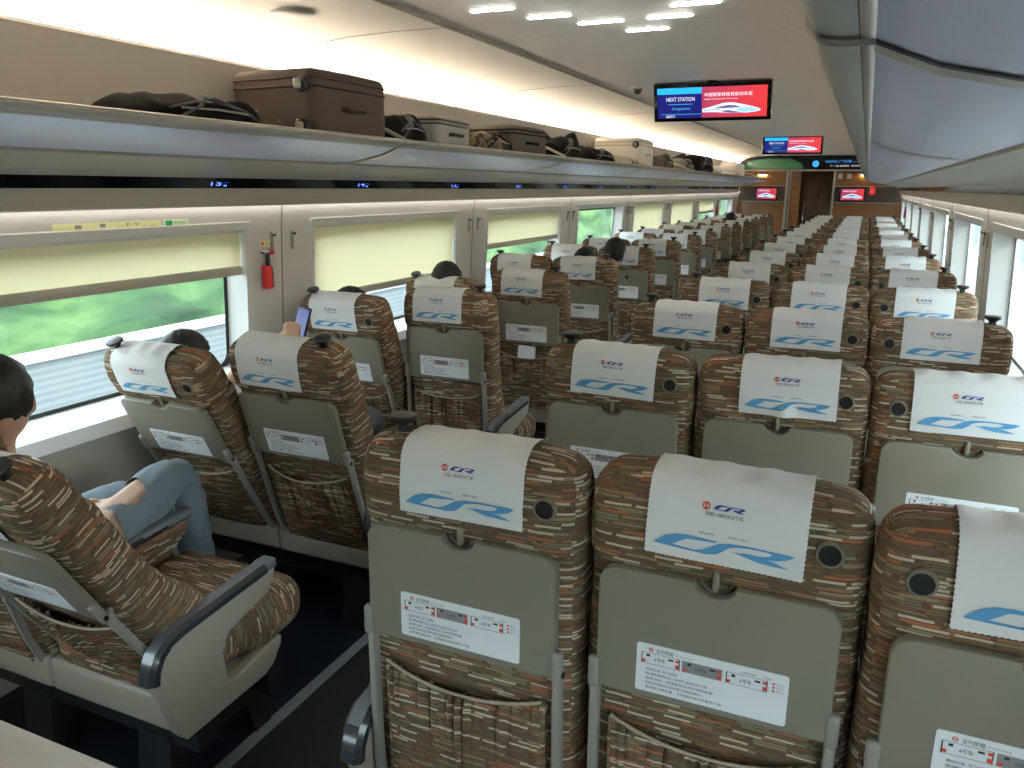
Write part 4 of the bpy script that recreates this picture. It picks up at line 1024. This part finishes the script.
suitcase('cream_suitcase', -2.07, 7.26, .42, .60, .25, R(3), 'case_cream', 'frame_grey', 'cream coloured hard suitcase on the left rack')
bag('dark_bag', -2.05, 8.25, (.34, .55, .14), 'bag_greybrown', 'dark greyish bag on the left rack right behind the cream suitcase', 15, .016)
bag('dark_bag', -2.05, 9.3, (.36, .70, .13), 'bag_grey', 'grey soft bag on the left rack, second beyond the cream suitcase', 16, .016)
bag('dark_bag', -2.02, 10.1, (.40, .95, .20), 'bag_black', 'big rounded black bag near the far end of the left rack', 17, .014)
bag('white_bag', -2.05, 11.4, (.34, .6, .10), 'bag_white', 'white plastic bag near the far end of the left rack', 18, .022, straps=False)
bag('white_bag', -2.02, 13.25, (.34, .7, .20), 'bag_white', 'farthest pale bag on the left rack, by the green display', 19, .02, straps=False)
bm = bmesh.new(); prism(bm, rounded(-.05, 0, .05, .09, (.004,)*4, 2), 1, -.012, .012)
for v in bm.verts: v.co.y += .10*v.co.z
bp_ = tag(obj('paper_leaflet', bm, 'paper'), 'white leaflet tucked into the pocket of a seat on the two-seat side', 'leaflet'); bp_.location = (-1.70, 4.09, .65)

# ------------------------------------------------------------------ people
def skin(verts, edges, radii, sub=2):
    me = bpy.data.meshes.new('s'); me.from_pydata([tuple(v) for v in verts], edges, []); o = bpy.data.objects.new('s', me); C.objects.link(o)
    sm = o.modifiers.new('s', 'SKIN'); sm.use_smooth_shade = True
    for i, r in enumerate(radii): me.skin_vertices[0].data[i].radius = (r, r) if not isinstance(r, tuple) else r
    me.skin_vertices[0].data[0].use_root = True
    ss = o.modifiers.new('u', 'SUBSURF'); ss.levels = sub; ss.render_levels = sub
    return o
def bake(o, vox=None):
    if vox:
        r = o.modifiers.new('r', 'REMESH'); r.mode = 'VOXEL'; r.voxel_size = vox; r.use_smooth_shade = True
        sm = o.modifiers.new('m', 'SMOOTH'); sm.iterations = 3
    dg = bpy.context.evaluated_depsgraph_get(); me = bpy.data.meshes.new_from_object(o.evaluated_get(dg)); bpy.data.objects.remove(o); return me
def chainpts(pts, n=2):
    out = [Vector(pts[0])]
    for a, b in zip(pts, pts[1:]):
        for k in range(1, n+1): out.append(Vector(a).lerp(Vector(b), k/n))
    return out
def build(chains, vox=None, sub=1, extra=None):
    """chains: list of [(point, radius)...]; the first starts at the root, later ones may begin at an existing point"""
    V, E, Rr = [], [], []
    def idx(p, r):
        for i, q in enumerate(V):
            if (q-Vector(p)).length < 1e-4: return i
        V.append(Vector(p)); Rr.append(r*1.12 if r > .03 else r); return len(V)-1
    for ch in chains:
        last = None
        for p, r in ch:
            i = idx(p, r)
            if last is not None and last != i: E.append((last, i))
            last = i
    o = skin(V, E, Rr, sub)
    me = bake(o)
    bm = bmesh.new(); bm.from_mesh(me); bpy.data.meshes.remove(me)
    if extra: extra(bm)
    me = bpy.data.meshes.new('b'); bm.to_mesh(me); bm.free(); o = bpy.data.objects.new('b', me); C.objects.link(o)
    me = bake(o, vox)
    for p in me.polygons: p.use_smooth = True
    return me
def ell(bm, c, r, rot=None, u=20, v=14, fn=None):
    M = Matrix.Translation(c) @ (rot.to_4x4() if rot else Matrix()) @ Matrix.Diagonal((*r, 1))
    g = bmesh.ops.create_uvsphere(bm, u_segments=u, v_segments=v, radius=1, matrix=M)
    if fn:
        for q in g['verts']: q.co = fn(q.co)
def person(label, J, top, legs, turn=0, nod=0, detail=True):
    """J: joint dictionary in world coordinates"""
    root = tag(empty('person', J['pelvis']), label, 'person'); o = Vector(J['pelvis']); J = {k: Vector(v)-o for k, v in J.items()}
    H = Matrix.Rotation(turn, 3, 'Z') @ Matrix.Rotation(nod, 3, 'X')
    hc = J['head']
    def hand(side):
        w_ = J['wrist'+side]; el = J['elbow'+side]; d = (w_-el).normalized(); dn = Vector((0, 0, -1)); ac = d.cross(dn).normalized(); up = ac.cross(d)
        pal = w_+d*.055; ch = [[(w_, .026), (pal, (.033)), ]]
        for k, ln in enumerate((.070, .078, .074, .058)):
            b = pal+ac*(.027-.018*k)+d*.02; ch.append([(pal, .03), (b, .0105), (b+d*ln*.5+dn*.006, .0095), (b+d*ln*.85+dn*.024, .008)])
        sg = 1 if side == 'L' else -1
        b = w_+d*.02+ac*.030; ch.append([(w_, .026), (b, .013), (b+d*.035+ac*.018, .011), (b+d*.060+ac*.020+dn*.01, .009)])
        return ch
    ch = [[(Vector((0, 0, 0)), .115), (J['belly'], .115), (J['chest'], .125), (J['neckbase'], .075), (J['neck'], .052), (hc-H @ Vector((0, 0, .06)), .055)]]
    for s in 'LR':
        ch.append([(J['chest'], .125), (J['shoulder'+s], .062), (J['shoulder'+s].lerp(J['elbow'+s], .5), .047), (J['elbow'+s], .039), (J['elbow'+s].lerp(J['wrist'+s], .5), .034), (J['wrist'+s], .026)])
        ch.append([(Vector((0, 0, 0)), .115), (J['hip'+s], .095), (J['hip'+s].lerp(J['knee'+s], .5), .075), (J['knee'+s], .057), (J['knee'+s].lerp(J['ankle'+s], .4), .052), (J['ankle'+s], .036), (J['toe'+s], .030)])
        if detail: ch += hand(s)
    def head(bm):
        ell(bm, hc, (.076, .094, .112), H, 24, 18)
        ell(bm, hc+H @ Vector((0, .03, -.055)), (.055, .062, .055), H)
        ell(bm, hc+H @ Vector((0, .098, -.018)), (.012, .018, .024), H)
        for s in (-1, 1):
            ell(bm, hc+H @ Vector((s*.078, -.004, -.015)), (.010, .019, .031), H); ell(bm, hc+H @ Vector((s*.030, .082, .012)), (.013, .010, .008), H)
        ell(bm, hc+H @ Vector((0, .088, -.060)), (.024, .010, .008), H)
        if not detail:
            for s in 'LR': ell(bm, J['wrist'+s]+(J['wrist'+s]-J['elbow'+s]).normalized()*.05, (.03, .04, .02))
    me = build(ch, .008 if detail else .014, 1, head); me.materials.clear(); me.materials.append(MATS['skin']); link('body', me, root); body_me = me
    # hair
    bm = bmesh.new(); rd = random.Random(4)
    ell(bm, hc+H @ Vector((0, -.010, .022)), (.086, .104, .104), H, 40, 28)
    Hi = H.inverted(); dele = []
    for v in bm.verts:
        q = Hi @ (v.co-hc)
        if q.y > .05 and q.z < .065 or q.z < -.085+abs(q.x)*.25 or (abs(q.x) > .066 and q.y > -.035 and q.z < .012): dele.append(v)
        v.co += (v.co-hc).normalized()*(.003*math.sin(q.x*160)*math.sin(q.y*130+q.z*90)+rd.uniform(-.001, .002))
    bmesh.ops.delete(bm, geom=dele, context='VERTS'); bmesh.ops.solidify(bm, geom=bm.faces[:], thickness=.010)
    link('hair', to_mesh(bm, 'hair', 70), root)
    Z = Vector((0, 0, 0)); SEG = []
    def sg(k, a, b, lo=0, hi=1): SEG.append((k, Vector(a), Vector(b), lo, hi))
    sg('s', J['belly']*.25, J['chest']); sg('s', J['chest'], J['neckbase'], 0, .9); sg('n', J['neckbase'], J['neck'].lerp(hc, .3)); sg('n', hc+Vector((0, 0, -.05)), hc)
    for s in 'LR':
        sg('s', J['chest'], J['shoulder'+s]); sg('s', J['shoulder'+s], J['elbow'+s], 0, 1 if top == 'navy_cloth' else .92); sg('s' if top == 'navy_cloth' else 'n', J['elbow'+s], J['wrist'+s], 0, .9)
        sg('t', Z, J['hip'+s]); sg('t', J['hip'+s], J['knee'+s]); sg('t', J['knee'+s], J['ankle'+s], 0, .9); sg('n', J['ankle'+s], J['toe'+s])
        sg('n', J['wrist'+s], J['wrist'+s]+(J['wrist'+s]-J['elbow'+s]).normalized()*.15)
    def kind(p):
        best = (9, 'n')
        for k, a, b, lo, hi in SEG:
            d = b-a; t = max(0, min(1, (p-a).dot(d)/max(1e-9, d.length_squared))); ds = (p-a-d*t).length
            if ds < best[0]: best = (ds, k if lo <= t <= hi else 'n')
        return best[1]
    for k, nm, m_, off in (('s', 'shirt', top, .011), ('t', 'trousers', legs, .012)):
        bm = bmesh.new(); bm.from_mesh(body_me); bm.normal_update()
        kd = {v.index: kind(v.co) for v in bm.verts}
        bmesh.ops.delete(bm, geom=[f for f in bm.faces if sum(kd[v.index] == k for v in f.verts) < 2], context='FACES')
        for v in bm.verts:
            f = math.sin(v.co.x*70+v.co.z*55+v.co.y*20)*.5+math.sin(v.co.y*60-v.co.z*80)*.5
            v.co += v.normal*(off+.004*f)
        for i in range(2): bmesh.ops.smooth_vert(bm, verts=bm.verts, factor=.4, use_axis_x=True, use_axis_y=True, use_axis_z=True)
        bmesh.ops.delete(bm, geom=[v for v in bm.verts if not v.link_faces], context='VERTS')
        link(nm, to_mesh(bm, m_, 70, fix=False), root)
    for s in 'LR':
        a, t_ = J['ankle'+s], J['toe'+s]; bm = bmesh.new(); d = (t_-a); 
        tube(bm, [a+Vector((0, -.03, -.03)), a.lerp(t_, .3)+Vector((0, 0, -.01)), a.lerp(t_, .8), t_+d.normalized()*.03], [.035, .045, .045, .025], 14, sq=.8)
        link('shoe', to_mesh(bm, 'grey_cloth', 60), root)
    return root
def seated(x, y, rec, hz=1.05, hx=0, turn=0, nod=0, knee=None):
    """passenger in the seat with nominal position (x, y)"""
    s = math.sin(rec); c = math.cos(rec)
    def B(h, f=0): return Vector((x, y+.12-s*h+f+.06, .42+c*h))
    return dict(pelvis=(x, y+.27, .57), belly=B(.27, .05), chest=B(.45, .05), neckbase=B(.58, .04), neck=B(.63, .045), head=Vector((x+hx, y+.12-s*.70+.12, hz)),
                shoulderL=B(.50, .05)+Vector((-.19, 0, 0)), shoulderR=B(.50, .05)+Vector((.19, 0, 0)), elbowL=(x-.22, y+.24, .72), elbowR=(x+.22, y+.24, .72), wristL=(x-.08, y+.46, .70), wristR=(x+.08, y+.46, .70),
                hipL=(x-.09, y+.30, .56), hipR=(x+.09, y+.30, .56), kneeL=(x-.12, y+.70, .58), kneeR=(x+.12, y+.70, .58), ankleL=(x-.12, y+.66, .10), ankleR=(x+.12, y+.66, .10), toeL=(x-.13, y+.82, .05), toeR=(x+.13, y+.82, .05))
J = seated(-2.12, 1.07, R(14))
J.update(head=(-2.08, 1.31, 1.06), neck=(-2.09, 1.28, .955), neckbase=(-2.08, 1.26, .89), chest=(-2.07, 1.28, .78), belly=(-2.05, 1.31, .64), pelvis=(-2.09, 1.36, .56),
         shoulderL=(-2.30, 1.22, .84), shoulderR=(-1.89, 1.26, .84), elbowR=(-1.88, 1.34, .63), wristR=(-2.02, 1.50, .61), elbowL=(-2.31, 1.30, .62), wristL=(-2.12, 1.50, .66),
         hipR=(-2.01, 1.42, .55), kneeR=(-1.99, 1.80, .715), ankleR=(-2.02, 1.90, .24), toeR=(-2.02, 2.02, .16), hipL=(-2.19, 1.44, .55), kneeL=(-2.24, 1.80, .58), ankleL=(-2.26, 1.86, .14), toeL=(-2.26, 2.0, .09))
person('person in a white T-shirt and blue jeans seated at the window, nearest row', J, 'shirt_white', 'denim', turn=R(62), nod=R(-15))
for (x, y, rec, hd, l, top) in (
    (-2.13, 2.27, 22, (-2.25, 2.13, .985), 'person with dark hair holding a phone, window seat of second row', 'grey_cloth'),
    (-2.16, 3.25, 16, (-2.19, 3.10, 1.04), 'person in dark sleeves, hair just above third-row window seat', 'navy_cloth'),
    (-2.15, 4.23, 14, (-2.17, 4.02, 1.085), 'person whose black hair rises above the fourth-row window seat', 'grey_cloth'),
    (-1.70, 5.21, 4, (-1.74, 5.24, 1.10), 'person with dark hair, aisle seat of the fifth row', 'grey_cloth'),
    (-1.70, 6.19, 4, (-1.78, 6.10, 1.12), 'person with dark hair, aisle seat of the sixth row', 'navy_cloth'),
    (-1.70, 12.07, 4, (-1.80, 12.1, 1.16), 'person with dark hair, far row beside the aisle', 'navy_cloth')):
    J = seated(x, y, R(rec), 1); J['head'] = hd; hv = Vector(hd); J['neck'] = hv+Vector((0, -.02, -.11)); J['neckbase'] = hv+Vector((0, -.03, -.18))
    sh = hv+Vector((0, 0, -.24)); J['shoulderL'] = Vector((max(sh.x-.17, -2.33) if x < -2 else sh.x-.17, sh.y, sh.z)); J['shoulderR'] = sh+Vector((.17, 0, 0)); J['chest'] = hv+Vector((0, .0, -.30)); J['belly'] = (hv+Vector((0, .03, -.30))).lerp(Vector(J['pelvis']), .5)
    if y == 2.27: J.update(wristR=(-2.03, 2.46, 1.0), elbowR=(-1.96, 2.36, .80), wristL=(-2.25, 2.44, .92), elbowL=(-2.34, 2.30, .78)); J['pelvis'] = (-2.12, 2.54, .57)
    person(l, J, top, 'grey_cloth', detail=(y < 3))
ph = tag(empty('mobile_phone', (-2.06, 2.56, 1.075)), 'black mobile phone held up in front of the second-row window seat', 'phone'); ph.rotation_euler = (R(-15), R(8), R(-12))
bm = bmesh.new(); rbox(bm, (0, 0, 0), (.074, .009, .15), .004, 2, (1, 1, 1)); link('phone_body', to_mesh(bm, 'black', 40), ph)
bm = bmesh.new(); box(bm, -.033, .033, -.0056, -.0048, -.066, .066); link('phone_screen', to_mesh(bm, 'scr_navy', None), ph)
# white earphone cable on the lap
bm = bmesh.new(); tube(bm, [(-2.08, 1.30, .90), (-2.03, 1.36, .75), (-1.98, 1.47, .68), (-1.96, 1.62, .69), (-1.93, 1.72, .62), (-1.93, 1.66, .54), (-1.95, 1.5, .56)], .0022, 6)
tag(obj('earphone_cable', bm, 'sill_white'), 'thin white cable across the lap of the person in jeans', 'cable')

# ------------------------------------------------------------------ outside
bm = bmesh.new(); box(bm, -60, 60, -30, 90, -2.1, -2.0); tag(obj('ground', bm, 'concrete', None), kind='structure')
def hill(x0, x1, z0, z1, name, label):
    bm = bmesh.new(); nx, ny = 14, 90; g = []
    rd = random.Random(x0)
    for i in range(nx+1):
        t = i/nx; row = []
        for j in range(ny+1):
            y = -25+110*j/ny; x = x0+(x1-x0)*t; z = z0+(z1-z0)*min(1, t*1.6)
            row.append(bm.verts.new((x+rd.uniform(-.4, .4), y+rd.uniform(-.4, .4), z+rd.uniform(-.35, .35)*min(1, t*4))))
        g.append(row)
    for i in range(nx):
        for j in range(ny): bm.faces.new([g[i][j], g[i+1][j], g[i+1][j+1], g[i][j+1]])
    tag(obj(name, bm, 'foliage', smooth=80), label, 'hillside', kind='stuff')
hill(-8.5, -16, -2, 1.9, 'hedge_bank', 'green planted bank outside the left windows')
hill(10, 18, -2, 1.9, 'hedge_bank', 'green planted bank outside the right windows')
for (x, z1, l) in ((-6.5, .18, 'pale ribbed noise barrier outside the left windows'), (8.0, .1, 'pale ribbed noise barrier outside the right windows')):
    t = tag(empty('noise_barrier', (x, 20, -2)), l, 'barrier')
    bm = bmesh.new(); box(bm, -.06, .06, -45, 60, 0, z1+2-.06); link('barrier_panel', to_mesh(bm, 'barrier', None), t)
    bm = bmesh.new(); box(bm, -.10, .10, -45, 60, z1+2-.06, z1+2); link('top_rail', to_mesh(bm, 'barrier_rail', None), t)
